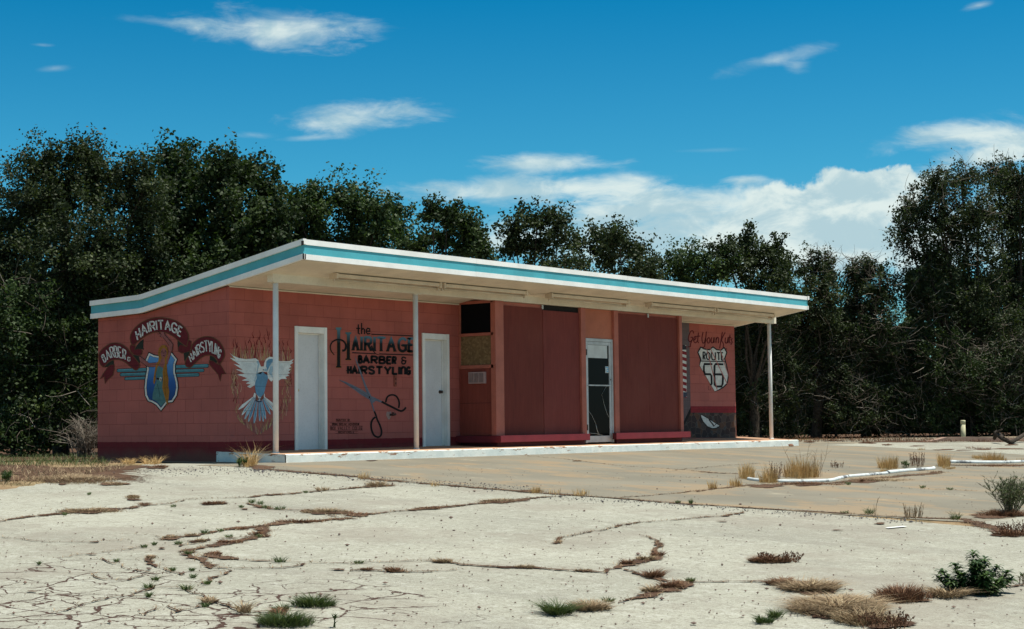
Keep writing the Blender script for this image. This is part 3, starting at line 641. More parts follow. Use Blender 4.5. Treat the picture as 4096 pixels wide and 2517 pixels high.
def fas_side(name, dz0, dz1, proud, m, x=X0, sgn=-1):
    mb = MB(); ys_ = [-1.83-(.035 if proud > .03 else proud), -.05, 2.1, 2.21, YB+.02]
    for a, b_ in zip(ys_[:-1], ys_[1:]):
        a2, b2 = a+.002, b_-.002; xa, xb = (x-.03-proud, x+.004) if sgn < 0 else (x-.004, x+.03+proud)
        mb.hexa([(xa, a2, ftop(a)-dz1), (xb, a2, ftop(a)-dz1), (xb, b2, ftop(b_)-dz1), (xa, b2, ftop(b_)-dz1), (xa, a2, ftop(a)-dz0), (xb, a2, ftop(a)-dz0), (xb, b2, ftop(b_)-dz0), (xa, b2, ftop(b_)-dz0)])
    return mb.build(name, m, ROOF)
for sg, xx in ((-1, X0), (1, X1)):
    fas_side('fascia_board', .078, .24, 0., m_teal, xx, sg); fas_side('top_trim', 0, .086, .035, m_white, xx, sg); fas_side('lower_trim', .230, HF, .018, m_white, xx, sg)
for q in ((X0-.068, X0-.055, -1.868, -1.82, ftop(-1.83)-.10, ftop(-1.83)-.03), (X0-.052, X0-.030, -1.853, -1.835, ftop(-1.83)-HF-.004, ftop(-1.83)-.228), (X0-.012, X0+.004, -1.852, -1.835, ftop(-1.83)-HF-.002, ftop(-1.83)-.23)):
    mb = MB(); mb.box(*q); mb.build('corner_crack', m_iron, ROOF)
# soffit boards + trims
def sof(y): return ftop(y)-HF
mb = MB()
for a, b_ in zip([X0+.02, 4.8, 9.7, 13.3], [4.797, 9.697, 13.297, X1-.02]):
    mb.hexa([(a, -1.79, sof(-1.79)-.004), (b_, -1.79, sof(-1.79)-.004), (b_, -.002, sof(0)-.004), (a, -.002, sof(0)-.004), (a, -1.79, sof(-1.79)+.012), (b_, -1.79, sof(-1.79)+.012), (b_, -.002, sof(0)+.012), (a, -.002, sof(0)+.012)])
mb.build('soffit', m_soffit, BLD)
for a, b_, z_ in ((.36, XI-.02, 2.868), (0., .357, 2.874), (XO, XR+.02, 2.868)):
    mb = MB(); mb.box(a, b_, -.03, -.001, z_, 2.889); mb.build('wall_trim', m_beam, BLD)
mb = MB()
for a, b_ in zip([.11, 6.6, 13.0], [6.597, 12.997, 16.63]):
    mb.box(a, b_, -.92, -.79, 2.912, 3.062)
mb.build('beam', m_beam, BLD)
# porch slab
mb = MB(); e0, e1 = -.01, 16.83
n = 60; R = random.Random(5)
top = []
for i in range(n+1):
    x = e0+(e1-e0)*i/n; top.append((x, -1.346+R.uniform(-.008, .008), .140-.0023*x))
for i in range(n):
    a, b_ = top[i], top[i+1]
    mb.face([(a[0], a[1]-.006, -.35), (b_[0], b_[1]-.006, -.35), (b_[0], b_[1], b_[2]-.012), (a[0], a[1], a[2]-.012)], 0)
    mb.face([(a[0], a[1], a[2]-.012), (b_[0], b_[1], b_[2]-.012), (b_[0], b_[1]+.03, b_[2]), (a[0], a[1]+.03, a[2])], 0)
    mb.face([(a[0], a[1]+.03, a[2]), (b_[0], b_[1]+.03, b_[2]), (b_[0], .3, .180), (a[0], .3, .180)], 1)
for x, ss in ((e0, 1), (e1, -1)):
    z1 = .140-.0023*x; mb.face([(x, -1.346, -.35), (x, -1.316, z1), (x, .3, .180), (x, .3, -.35)], 0)
mb.build('porch_slab', [m_curb, m_slab], BLD, fixn=True)
# pipe posts
for x in (.237, 3.628, 16.40):
    mb = MB(); zb = .15-.0014*x; mb.tube([(x, -.85, zb), (x, -.85, 2.92)], .046, 16)
    po = mb.build('post', m_post, BLD)
    mb = MB(); mb.box(x-.09, x+.09, -.915, -.795, 2.902, 2.9115); mb.build('cap_plate', m_beam, po)
    mb = MB(); mb.tube([(x, -.85, .12), (x, -.85, zb+.012)], .06, 16); mb.build('foot_plate', m_post, po)
# slab doors
def slab_door(D, knob_x, km, label):
    x0, x1 = D; z0, z1 = DZ
    mb = MB(); yl = .11
    mb.box(x0+.062, x1-.062, yl, yl+.04, z0+.006, z1-.10)
    dr = mb.build('door', m_door, BLD, bevel=.002); dr['label'] = label
    mb = MB(); mb.box(x0-.012, x0+.06, -.022, .155, z0, z1+.01); mb.box(x1-.06, x1+.012, -.022, .155, z0, z1+.01); mb.box(x0+.061, x1-.061, -.02, .155, z1-.098, z1+.008)
    mb.box(x0+.061, x0+.082, .085, .108, z0, z1-.1); mb.box(x1-.082, x1-.061, .085, .108, z0, z1-.1); mb.box(x0+.083, x1-.083, .086, .107, z1-.12, z1-.1)
    mb.build('door_frame', m_white, dr, bevel=.003)
    mb = MB(); mb.box(x0+.06, x1-.06, .0, .15, z0-.01, z0+.006); mb.build('threshold', m_iron, dr)
    mb = MB(); z = .165+1.03; mb.tube([(knob_x, yl, z), (knob_x, yl-.012, z), (knob_x, yl-.014, z), (knob_x, yl-.035, z), (knob_x, yl-.04, z), (knob_x, yl-.06, z), (knob_x, yl-.07, z)], [.032, .032, .012, .012, .026, .028, .012], 14); mb.build('knob', km, dr)
slab_door(D1, D1[0]+.12, m_brass, 'white slab door with brass knob on its left edge'); slab_door(D2, D2[1]-.13, m_iron, 'white slab door with dark knob on its right edge')
# bump-out: side face at XI (faces -X), front at YS
YS = -.86; ZL = .357; ZT = 2.913
mb = MB(); mb.box(XI-.0, XI+.06, -.85, -.003, .36, 1.63); SP = mb.build('side_panel', m_sidep, BLD)
mb = MB(); mb.box(XI-.004, XI-.0005, -.80, -.02, .972, .978); mb.build('panel_joint', m_dark, SP)
mb = MB()   # painted window frame in the side face
mb.box(XI-.02, XI+.06, -.86, -.005, 2.255, 2.31); mb.box(XI-.015, XI+.06, -.035, -.004, 1.70, 2.254); mb.box(XI-.015, XI+.06, -.86, -.835, 1.70, 2.254); mb.box(XI-.02, XI+.06, -.86, -.005, 1.632, 1.70); mb.box(XI-.02, XI+.06, -.86, -.005, 2.875, 2.93); mb.box(XI-.015, XI+.06, -.035, -.004, 2.311, 2.874); mb.box(XI-.015, XI+.06, -.86, -.835, 2.311, 2.874)
WF = mb.build('window_frame', m_mull, BLD, bevel=.002)
mb = MB(); mb.box(XI+.02, XI+.035, -.836, -.034, 2.311, 2.874); mb.build('transom_pane', m_glass, WF)
mb = MB(); mb.box(XI+.012, XI+.03, -.836, -.034, 1.70, 2.255); mb.build('strand_board', m_osb, WF)
mb = MB(); mb.box(XI-.06, XI-.001, -.67, -.27, 1.345, 1.565); VT = mb.build('wall_vent', worn((.42, .30, .29), .15), BLD, bevel=.004)
mb = MB()
for c_ in range(3):
    for r_ in range(9):
        y0 = -.645+c_*.125; z0 = 1.37+r_*.020; mb.hexa([(XI-.072, y0, z0), (XI-.061, y0, z0+.002), (XI-.061, y0+.10, z0+.002), (XI-.072, y0+.10, z0), (XI-.066, y0, z0+.012), (XI-.061, y0, z0+.012), (XI-.061, y0+.10, z0+.012), (XI-.066, y0+.10, z0+.012)])
mb.build('louvre', worn((.30, .21, .20), .2), VT)
# mullions (front posts of the bump-out)
MX = [(5.83, 6.07), (8.60, 8.74), (9.76, 9.90), (12.33, 12.45)]
for a, b_ in ((5.81, 6.065), (8.575, 8.735), (9.745, 9.905), (12.27, 12.385)):
    mb = MB(); mb.box(a, b_, -.915, -.80, ZL-.01, 2.908); mb.build('mullion', m_mull, BLD, bevel=.003)
def pX(c, Y): q = C3(*c); return onY(q[0], q[1], Y)
C3 = lambda x, y: (1780+x/2.16, 1150+y/2.16)
C4 = lambda x, y: (2400+x/2.16, 1150+y/2.16)
pan = [(6.068, 7.357, ZL, 2.835, m_ply, -.865), (7.362, 8.573, ZL, 2.80, m_ply2, -.872), (9.907, 11.10, ZL, 2.86, m_ply, -.868), (11.104, 12.268, ZL, 2.85, m_ply, -.868)]
for (a, b_, z0, z1, m_, y) in pan:
    mb = MB(); mb.box(a, b_, y, -.835, z0, z1); pp = mb.build('boarded_panel', m_, BLD)
for a, b_, m_ in ((6.067, 7.36, m_mull), (7.364, 8.573, m_dark), (9.907, 12.268, m_mull)):
    mb = MB(); mb.box(a, b_, -.845, -.80, 2.80, 2.905); mb.build('head_board', m_, BLD)
for x in (7.35, 11.10):
    mb = MB(); mb.box(x-.02, x+.02, -.88, -.862, 2.82, 2.90); mb.build('metal_clip', m_alu, BLD)
mb = MB(); mb.box(XI+.06, 12.32, -.83, .0, ZL+.001, 2.905, 0)
mb.build('shopfront_core', m_dark, BLD)
mb = MB(); mb.box(8.737, 9.743, -.858, -.80, 2.302, 2.905); mb.build('header_panel', m_orange, BLD)
# wall on right of the bump-out
mb = MB(); mb.box(12.325, 12.38, -.799, -.003, .2, 2.905); mb.build('side_panel', m_sidep, BLD)
# ledges
def ledge(pts, z0, z1, m_):
    mb = MB(); mb.face([(x, y, z1) for x, y in pts]); mb.face([(x, y, z0) for x, y in pts][::-1])
    for i in range(len(pts)):
        a, b_ = pts[i], pts[(i+1) % len(pts)]; mb.face([(a[0], a[1], z0), (b_[0], b_[1], z0), (b_[0], b_[1], z1), (a[0], a[1], z1)])
    return mb.build('window_ledge', m_, BLD, bevel=.006)
ledge([(5.78, -1.045), (8.66, -1.045), (8.66, -.80), (6.0, -.80), (6.0, -.002), (5.70, -.002)], .225, ZL-.002, m_ledge)
ledge([(9.58, -1.045), (12.46, -1.045), (12.46, -.70), (9.80, -.70)], .225, ZL-.002, m_ledge)
mb = MB(); mb.box(5.86, 8.66, -.90, -.0, .10, .224); mb.box(9.80, 12.33, -.90, 0, .10, .224); mb.build('base_wall', worn((.09, .015, .02), .2), BLD)
# glass entrance door
GY = -.868
mb = MB(); gx0, gx1, gz0, gz1 = 8.742, 9.742, .165, 2.298
mb.box(gx0, gx0+.055, GY-.012, GY+.05, gz0, gz1); mb.box(gx1-.055, gx1, GY-.012, GY+.05, gz0, gz1); mb.box(gx0+.056, gx1-.056, GY-.012, GY+.05, gz1-.06, gz1)
a0, a1 = gx0+.06, gx1-.06
mb.box(a0, a0+.065, GY, GY+.04, gz0+.01, gz1-.065); mb.box(a1-.065, a1, GY, GY+.04, gz0+.01, gz1-.065); mb.box(a0+.066, a1-.066, GY, GY+.04, gz1-.13, gz1-.065); mb.box(a0+.066, a1-.066, GY, GY+.04, gz0+.01, gz0+.14)
GDO = mb.build('entrance_door', m_alu, BLD, bevel=.003); GDO['label'] = 'white metal framed glass entrance door with cracked dark glass'
mb = MB(); mb.box(a0+.064, a1-.064, GY+.018, GY+.024, gz0+.13, gz1-.12); mb.build('pane', m_glass, GDO)
mb = MB(); mb.box(a0+.066, a1-.066, GY-.03, GY-.01, 1.325, 1.35); mb.box(a0+.04, a0+.06, GY-.03, GY, 1.325, 1.35); mb.box(a1-.06, a1-.04, GY-.03, GY, 1.325, 1.35); mb.build('push_bar', m_alu, GDO)
mb = MB(); mb.box(a0+.068, a1-.12, GY+.008, GY+.016, 1.90, gz1-.135); mb.build('paper_sheet', m_paper, GDO)
mb = MB(); mb.box(a1-.19, a1-.075, GY+.010, GY+.016, 1.60, 1.735, 0)
for i, (u0, u1, w0, w1) in enumerate([(.01, .05, .105, .125), (.06, .10, .10, .125), (.065, .105, .055, .09), (.01, .045, .06, .07), (.01, .05, .03, .04), (.06, .10, .012, .04)]): mb.box(a1-.19+u0, a1-.19+u1, GY+.007, GY+.0098, 1.60+w0, 1.60+w1, 1)
mb.build('sticker', [m_paper, m_blueink], GDO)
for z in (1.95, .42):
    mb = MB(); mb.box(gx0+.03, gx0+.065, GY-.025, GY-.012, z, z+.12); mb.build('hinge', m_iron, GDO)
mb = MB(); mb.tube([(a1-.03, GY-.001, 1.46), (a1-.03, GY-.012, 1.46)], .014, 10); mb.build('lock', m_iron, GDO)
mb = MB()
for pl in ([(1410, 835), (1385, 870), (1355, 925), (1375, 1010), (1400, 1090), (1424, 1135)], [(1235, 1060), (1265, 1100), (1300, 1170), (1312, 1230), (1325, 1272)], [(1238, 1258), (1300, 1262), (1362, 1278)], [(1300, 1170), (1318, 1240), (1330, 1268)]):
    p = [pX(c_, GY+.012) for c_ in pl]; mb.tube([tuple(q) for q in p], .0035, 4)
mb.build('glass_crack', m_crack, GDO)
# strip lights
def fixture(xa, xb, y, tubehang):
    za = sof(y)-.004; mb = MB(); mb.box(xa, xb, y-.07, y+.07, za-.075, za-.012)
    F_ = mb.build('strip_light', m_fix, BLD, bevel=.004)
    mb = MB(); mb.tube([(xa+.05, y, za-.105), (xb-.05, y, za-.105-tubehang)], .020, 8); mb.build('lamp_tube', worn((.55, .45, .32), .1), F_)
    for x in (xa-.004, xb-.046):
        mb = MB(); mb.box(x, x+.05, y-.085, y+.085, za-.095, za-.001); mb.box(x+.01, x+.04, y-.02, y+.02, za-.14, za-.096); mb.build('end_cap', m_fix, F_, bevel=.003)
fixture(1.15, 3.80, -1.25, .0); fixture(3.87, 6.30, -1.25, .0); fixture(7.05, 9.72, -1.25, .02); fixture(10.55, 13.15, -1.25, .0); fixture(13.22, 15.85, -1.25, .02)
for pl in ([(6.3, -1.3), (6.7, -1.1), (7.05, -1.25)], [(9.72, -1.2), (10.1, -1.32), (10.55, -1.22)]):
    mb = MB(); mb.tube([(x, y, sof(y)-.02) for x, y in pl], .006, 6); mb.build('cable', m_fix, BLD)

# ------------------------------------------------------------------ murals: paint traced onto the wall planes
def crom(pts, n=6, closed=False):
    P = [np.array(p, float) for p in pts]; out = []; L = len(P)
    rng = range(L if closed else L-1)
    for i in rng:
        p0 = P[(i-1) % L] if closed or i > 0 else P[i]; p1 = P[i]; p2 = P[(i+1) % L]; p3 = P[(i+2) % L] if closed or i+2 < L else p2
        for j in range(n):
            t = j/n; out.append(.5*((2*p1)+(-p0+p2)*t+(2*p0-5*p1+4*p2-p3)*t*t+(-p0+3*p1-3*p2+p3)*t**3))
    if not closed: out.append(P[-1])
    return out
class Mural:
    def __init__(s, plane, ox, oy, sc, base=.002):
        s.plane = plane; s.o = (ox, oy, sc); s.mb = MB(); s.mats = []; s.lay = 0; s.base = base
    def mi(s, m):
        if m not in s.mats: s.mats.append(m)
        return s.mats.index(m)
    def P(s, q, lay):
        px, py = s.o[0]+q[0]/s.o[2], s.o[1]+q[1]/s.o[2]; off = s.base+.0012*lay
        return onX(px, py, s.plane[1]-off) if s.plane[0] == 'X' else onY(px, py, s.plane[1]-off)
    def poly(s, pts, m, lay, curve=False, closed=True):
        if curve: pts = crom(pts, 5, True)
        W3 = [s.P(q, lay) for q in pts]
        idx = (1, 2) if s.plane[0] == 'X' else (0, 2)
        tri = tessellate_polygon([[Vector((w[idx[0]], w[idx[1]], 0)) for w in W3]])
        want = np.array([-1., 0, 0]) if s.plane[0] == 'X' else np.array([0, -1., 0]); k_ = s.mi(m)
        for t in tri:
            a, b_, c_ = [W3[i] for i in t]
            if np.cross(b_-a, c_-a)@want < 0: a, c_ = c_, a
            s.mb.face([a, b_, c_], k_)
    def stroke(s, pts, w, m, lay, curve=False, taper=None):
        if curve: pts = crom(pts, 5)
        P = [np.array(p, float) for p in pts]; n = len(P)
        if n < 2: return
        L_, R_ = [], []
        for i in range(n):
            t = P[min(i+1, n-1)]-P[max(i-1, 0)]; t /= np.linalg.norm(t)+1e-9; nn = np.array([-t[1], t[0]])
            ww = w/2
            if taper: f_ = i/(n-1); ww *= taper[0]*(1-f_)+taper[1]*f_
            if 0 < i < n-1:
                a = P[i]-P[i-1]; b_ = P[i+1]-P[i]; ca = (a@b_)/(np.linalg.norm(a)*np.linalg.norm(b_)+1e-9); ww *= min(1.6, 1/math.sqrt(max(.2, (1+ca)/2)))
            e = (t*w*.15 if i == n-1 else -t*w*.15 if i == 0 else 0)
            L_.append(P[i]+nn*ww+e); R_.append(P[i]-nn*ww+e)
        want = np.array([-1., 0, 0]) if s.plane[0] == 'X' else np.array([0, -1., 0]); k_ = s.mi(m)
        for i in range(n-1):
            q = [s.P(v, lay) for v in (L_[i], R_[i], R_[i+1], L_[i+1])]
            if np.cross(q[1]-q[0], q[2]-q[0])@want < 0: q = q[::-1]
            s.mb.face(q, k_)
    def text(s, txt, base, top, w, m, lay, gap=.22, serif=0, shade=None):
        adv = []; x = 0
        for ch in txt:
            g = GL.get(ch); wd = g[0] if g else .5; adv.append((x, wd, g)); x += wd+gap
        tot = x-gap; B = crom(base, 12); T = crom(top, 12)
        def ev(C, t):
            f_ = max(0, min(.99999, t))*(len(C)-1); i = int(f_); return C[i]*(1-(f_-i))+C[i+1]*(f_-i)
        for x0, wd, g in adv:
            if not g: continue
            for st_ in g[1]:
                pts = []
                for (u, v) in (crom(st_[1], 5) if st_[0] == 'c' else dens_(st_[1])):
                    t = (x0+u*wd)/tot; b_ = ev(B, t); pts.append(b_+(ev(T, t)-b_)*v)
                s.stroke(pts, w, m, lay)
                if serif and st_[0] == 'l':
                    for e in (pts[0], pts[-1]):
                        s.stroke([e+np.array((-serif, 0)), e+np.array((serif, 0))], w*.45, m, lay+.3)
    def build(s, name, parent): return s.mb.build(name, s.mats, parent, fixn=False)
def dens_(p):
    out = []
    for a, b_ in zip(p[:-1], p[1:]):
        for j in range(3): out.append((a[0]+(b_[0]-a[0])*j/3, a[1]+(b_[1]-a[1])*j/3))
    return out+[p[-1]]
L = lambda *p: ('l', list(p)); Cc = lambda *p: ('c', list(p))
GL = {'A': (.75, [L((0, 0), (.5, 1), (1, 0)), L((.2, .36), (.8, .36))]), 'B': (.6, [L((0, 0), (0, 1)), Cc((0, 1), (.7, .98), (.9, .77), (.7, .56), (0, .54)), Cc((0, .54), (.8, .5), (1, .27), (.8, .02), (0, 0))]),
 'C': (.65, [Cc((1, .82), (.6, 1), (.15, .85), (0, .5), (.15, .15), (.6, 0), (1, .18))]), 'D': (.65, [L((0, 0), (0, 1)), Cc((0, 1), (.6, .96), (1, .6), (1, .4), (.6, .04), (0, 0))]),
 'E': (.52, [L((0, 0), (0, 1)), L((0, 1), (1, 1)), L((0, .5), (.8, .5)), L((0, 0), (1, 0))]), 'F': (.5, [L((0, 0), (0, 1)), L((0, 1), (1, 1)), L((0, .5), (.8, .5))]),
 'G': (.68, [Cc((1, .85), (.6, 1), (.15, .85), (0, .5), (.15, .12), (.6, 0), (1, .12)), L((1, .1), (1, .45), (.55, .45))]), 'H': (.65, [L((0, 0), (0, 1)), L((1, 0), (1, 1)), L((0, .48), (1, .48))]),
 'I': (.06, [L((.5, 0), (.5, 1))]), 'K': (.62, [L((0, 0), (0, 1)), L((1, 1), (0, .42)), L((.25, .55), (1, 0))]), 'L': (.52, [L((0, 1), (0, 0)), L((0, 0), (1, 0))]), 'N': (.65, [L((0, 0), (0, 1)), L((0, 1), (1, 0)), L((1, 0), (1, 1))]),
 'O': (.72, [Cc((.5, 1), (.1, .8), (0, .5), (.1, .2), (.5, 0), (.9, .2), (1, .5), (.9, .8), (.5, 1))]), 'P': (.58, [L((0, 0), (0, 1)), Cc((0, 1), (.8, .97), (1, .75), (.8, .5), (0, .46))]),
 'R': (.62, [L((0, 0), (0, 1)), Cc((0, 1), (.8, .97), (1, .75), (.8, .52), (0, .48)), L((.45, .48), (1, 0))]), 'S': (.58, [Cc((1, .85), (.6, 1), (.1, .92), (.05, .68), (.5, .52), (.95, .36), (.95, .1), (.5, 0), (0, .12))]),
 'T': (.65, [L((.5, 0), (.5, 1)), L((0, 1), (1, 1))]), 'U': (.65, [Cc((0, 1), (0, .35), (.15, .05), (.5, 0), (.85, .05), (1, .35), (1, 1))]), 'V': (.7, [L((0, 1), (.5, 0), (1, 1))]), 'Y': (.68, [L((0, 1), (.5, .45), (1, 1)), L((.5, .45), (.5, 0))]),
 'n': (.62, [L((0, 0), (0, .95)), Cc((0, .8), (.4, 1), (.9, .9), (1, .6), (1, 0))]), 'D ': (.6, []),
 '&': (.7, [Cc((.85, .85), (.4, 1), (.1, .85), (.2, .6), (.5, .52)), Cc((.5, .52), (.1, .42), (0, .2), (.2, .02), (.6, .05), (.8, .3), (.8, .5)), L((.6, .46), (1, .46))]), '6': (.62, [L((1, 1), (0, 1), (0, 0), (1, 0), (1, .5), (0, .5))])}
WHITE = flat(.66, .67, .64); BLACK = flat(.010, .010, .011); MAROON = flat(.13, .012, .018); BROWNL = flat(.13, .055, .025); TEALP = flat(.07, .22, .27); SKIN = flat(.30, .105, .095); HAIR = flat(.34, .15, .022); DRESS = flat(.075, .19, .20); DGRN = flat(.022, .026, .018)
# --- shield mural, side wall
A = Mural(('X', 0.), 370, 1250, 3.36)
def band(cen, wo, wi, lay): pass
BAN = [[(515, 300), (545, 240), (600, 180), (680, 125), (780, 85), (890, 70), (1000, 80), (1100, 105), (1180, 150), (1240, 210), (1285, 290), (1290, 360), (1275, 420), (1255, 455), (1140, 365), (1090, 325), (1030, 290), (960, 268), (880, 262), (800, 275), (720, 310), (650, 360), (590, 410), (560, 445), (530, 430), (512, 390), (506, 345)],
 [(85, 570), (110, 520), (160, 470), (230, 425), (310, 410), (390, 430), (450, 470), (510, 540), (590, 640), (628, 690), (625, 740), (590, 775), (550, 760), (500, 720), (440, 670), (370, 640), (300, 635), (230, 660), (180, 705), (150, 735), (110, 700), (88, 640)],
 [(1245, 680), (1265, 620), (1310, 560), (1325, 500), (1345, 430), (1400, 370), (1480, 332), (1560, 325), (1640, 350), (1710, 405), (1755, 480), (1775, 560), (1760, 620), (1710, 695), (1690, 690), (1670, 640), (1620, 590), (1560, 575), (1490, 590), (1430, 630), (1370, 690), (1320, 735), (1280, 735), (1252, 715)]]
for (pts) in ([(540, 420), (505, 450), (503, 490), (520, 530), (560, 570), (620, 585), (660, 570), (672, 520), (650, 490), (600, 490), (570, 505), (575, 450)], [(1180, 430), (1255, 455), (1270, 400), (1300, 375), (1328, 390), (1325, 470), (1310, 520), (1260, 540), (1200, 550), (1150, 520), (1150, 470)],
  [(290, 700), (240, 705), (205, 735), (150, 815), (105, 890), (158, 865), (172, 958), (205, 905), (275, 845), (295, 760)], [(1570, 645), (1620, 650), (1670, 690), (1710, 690), (1750, 750), (1790, 825), (1735, 830), (1715, 930), (1690, 840), (1640, 780), (1570, 700)]):
    A.poly(pts, MAROON, 1); A.stroke(pts+[pts[0]], 9, BROWNL, 1.6)
for pts in ([(686, 360), (682, 470), (688, 505), (660, 492), (610, 490), (568, 505), (590, 450), (640, 390)], [(510, 563), (560, 575), (655, 592), (632, 690), (600, 660), (560, 620)], [(1143, 365), (1180, 385), (1258, 458), (1180, 430), (1150, 480), (1140, 420)], [(1225, 545), (1310, 525), (1300, 560), (1260, 620), (1245, 680), (1232, 640)],
  [(165, 742), (172, 710), (220, 665), (285, 640), (290, 700), (240, 705), (200, 732)], [(1575, 570), (1630, 590), (1672, 650), (1670, 690), (1620, 650), (1575, 640)]): A.poly(pts, DGRN, 2)
for x0, x1, yl0, yl1, yr0, yr1 in ((325, 735, 757, 808, 742, 797), (367, 735, 812, 862, 800, 852), (427, 735, 868, 914, 855, 903), (1100, 1562, 706, 758, 690, 745), (1105, 1503, 763, 814, 753, 803), (1110, 1438, 822, 874, 812, 864)):
    left = x0 < 1000; e = 14
    pts = [(x0+(e if left else 0), yl0), (x1-(0 if left else e), yr0)]+([] if left else [(x1, yr0+10), (x1, yr1-10)])+[(x1-(0 if left else e), yr1), (x0+(e if left else 0), yl1)]+([(x0, yl1-12), (x0, yl0+12)] if left else [])
    A.poly(pts, BLACK, 0); A.poly([(p[0]+(5 if p[0] < (x0+x1)/2 else -5), p[1]+(6 if p[1] < (yl0+yl1+yr0+yr1)/4 else -6)) for p in pts], TEALP, 1)
    A.stroke([(x0+25, yl0+15), (x1-25, yr0+15)], 7, flat(.13, .36, .42), 2)
for b_ in BAN: A.poly(b_, MAROON, 3, True); A.stroke(crom(b_, 5, True)+[np.array(b_[0], float)], 12, BROWNL, 3.6)
SH = [(755, 530), (830, 568), (905, 580), (980, 575), (1065, 528), (1146, 632), (1120, 700), (1118, 800), (1150, 930), (1158, 1010), (1140, 1120), (1080, 1215), (1010, 1222), (920, 1337), (850, 1250), (790, 1215), (740, 1200), (700, 1120), (690, 1010), (700, 900), (724, 760), (703, 645)]
def inset(pts, d):
    P = [np.array(p, float) for p in pts]; out = []; n = len(P); ar = sum(P[i][0]*P[(i+1) % n][1]-P[(i+1) % n][0]*P[i][1] for i in range(n)); sg = 1 if ar > 0 else -1
    for i in range(n):
        a = P[i]-P[i-1]; b_ = P[(i+1) % n]-P[i]; a /= np.linalg.norm(a); b_ /= np.linalg.norm(b_)
        na = np.array([-a[1], a[0]])*sg; nb = np.array([-b_[1], b_[0]])*sg; m = na+nb; m /= max(.5, np.linalg.norm(m)**2/2); out.append(P[i]+m*d)
    return out
A.poly(SH, BLACK, 4.4); A.poly(inset(SH, 11), WHITE, 5.2); A.poly(inset(SH, 33), BLACK, 6)
zt_, zb_ = A.P((900, 600), 0)[2], A.P((900, 1180), 0)[2]
A.poly(inset(SH, 37), zgrad([(zb_, (.012, .05, .17)), (zb_*.6+zt_*.4, (.02, .09, .30)), (zt_, (.10, .28, .55))]), 6.8)
A.poly([(870, 740), (900, 720), (940, 745), (945, 800), (940, 870), (940, 930), (950, 1010), (975, 1100), (988, 1195), (920, 1264), (868, 1200), (803, 1165), (810, 1090), (830, 1010), (855, 930), (860, 870), (855, 800)], DRESS, 7.6)
for st_ in ([(870, 960), (890, 1040), (905, 1100)], [(905, 1090), (900, 1140)], [(945, 940), (960, 1040), (975, 1110)]): A.stroke(st_, 4, BLACK, 8.4)
A.poly([(925, 600), (985, 600), (985, 680), (1000, 720), (940, 745), (900, 720), (860, 735), (820, 735), (740, 730), (690, 690), (640, 655), (622, 588), (655, 602), (740, 665), (760, 680), (850, 675), (890, 660), (922, 640)], SKIN, 8.4)
A.poly([(985, 690), (1000, 620), (1025, 520), (1030, 460), (1000, 400), (950, 340), (918, 330), (905, 300), (930, 262), (958, 265), (975, 310), (1040, 380), (1080, 430), (1072, 500), (1052, 560), (1025, 640), (1010, 700)], SKIN, 8.4)
for st_ in ([(965, 285), (1000, 335), (1040, 380), (1080, 430), (1072, 500), (1052, 560), (1030, 630)], [(950, 340), (1000, 400), (1030, 450)], [(622, 588), (655, 602), (740, 665), (760, 682), (850, 675)], [(640, 660), (690, 695), (740, 733), (830, 735)], [(880, 255), (925, 300), (905, 325), (935, 335)], [(865, 290), (925, 285)]): A.stroke(st_, 4.5, BLACK, 9.2)
face = [(957+40*math.cos(t), 548+68*math.sin(t)) for t in np.linspace(0, 6.2, 20)]
A.poly([(890, 610), (880, 540), (892, 480), (930, 442), (975, 438), (1003, 470), (1012, 530), (1008, 600), (995, 640), (1005, 800), (1022, 900), (1018, 980), (1032, 1060), (1022, 1160), (1005, 1255), (985, 1190), (960, 1100), (938, 1020), (945, 900), (943, 800), (948, 740), (975, 690), (970, 620), (930, 610), (905, 680), (872, 740), (850, 830), (852, 900), (830, 970), (815, 940), (825, 850), (848, 720), (885, 650)], HAIR, 9.2)
A.poly(face, SKIN, 10)
for st_ in ([(925, 525), (940, 516), (950, 520)], [(968, 518), (985, 514), (990, 522)], [(930, 530), (948, 530)], [(972, 528), (988, 530)], [(960, 530), (958, 560), (966, 562)], [(945, 580), (960, 576), (975, 582)], [(948, 585), (972, 586)]): A.stroke(st_, 4.5, BLACK, 10.8)
for st_ in ([(985, 700), (990, 900), (985, 1100)], [(1000, 750), (1008, 950), (1000, 1180)], [(965, 780), (970, 1000), (980, 1120)], [(860, 760), (845, 870), (830, 940)], [(900, 500), (895, 560), (905, 610)], [(930, 455), (905, 520)], [(975, 450), (1000, 500)]): A.stroke(st_, 3, flat(.12, .05, .01), 10)
A.poly([(858, 877), (942, 890), (940, 912), (860, 902)], BLACK, 9.2); A.poly([(915+18*math.cos(t), 898+29*math.sin(t)) for t in np.linspace(0, 6.2, 16)], WHITE, 10)
A.text('66', [(905, 915), (926, 915)], [(905, 882), (926, 882)], 4, BLACK, 10.8, .4)
A.text('HAIRITAGE', [(606, 368), (690, 302), (790, 250), (890, 228), (1000, 233), (1090, 265), (1178, 325)], [(580, 258), (665, 180), (770, 132), (880, 112), (990, 115), (1100, 143), (1205, 208)], 20, WHITE, 4.4, .24)
A.text('BARBER', [(160, 672), (225, 620), (300, 602), (370, 606), (440, 630)], [(122, 588), (190, 508), (270, 460), (350, 462), (448, 515)], 16, WHITE, 4.4, .28)
A.text('&', [(470, 648), (512, 660)], [(470, 600), (512, 608)], 10, WHITE, 4.4)
A.text('HAIRSTYLING', [(1325, 665), (1390, 600), (1460, 545), (1530, 522), (1600, 535), (1655, 568), (1700, 618)], [(1297, 590), (1355, 498), (1430, 425), (1520, 383), (1600, 390), (1675, 435), (1733, 520)], 15, WHITE, 4.4, .24)
A.build('shield_mural', SIDE)
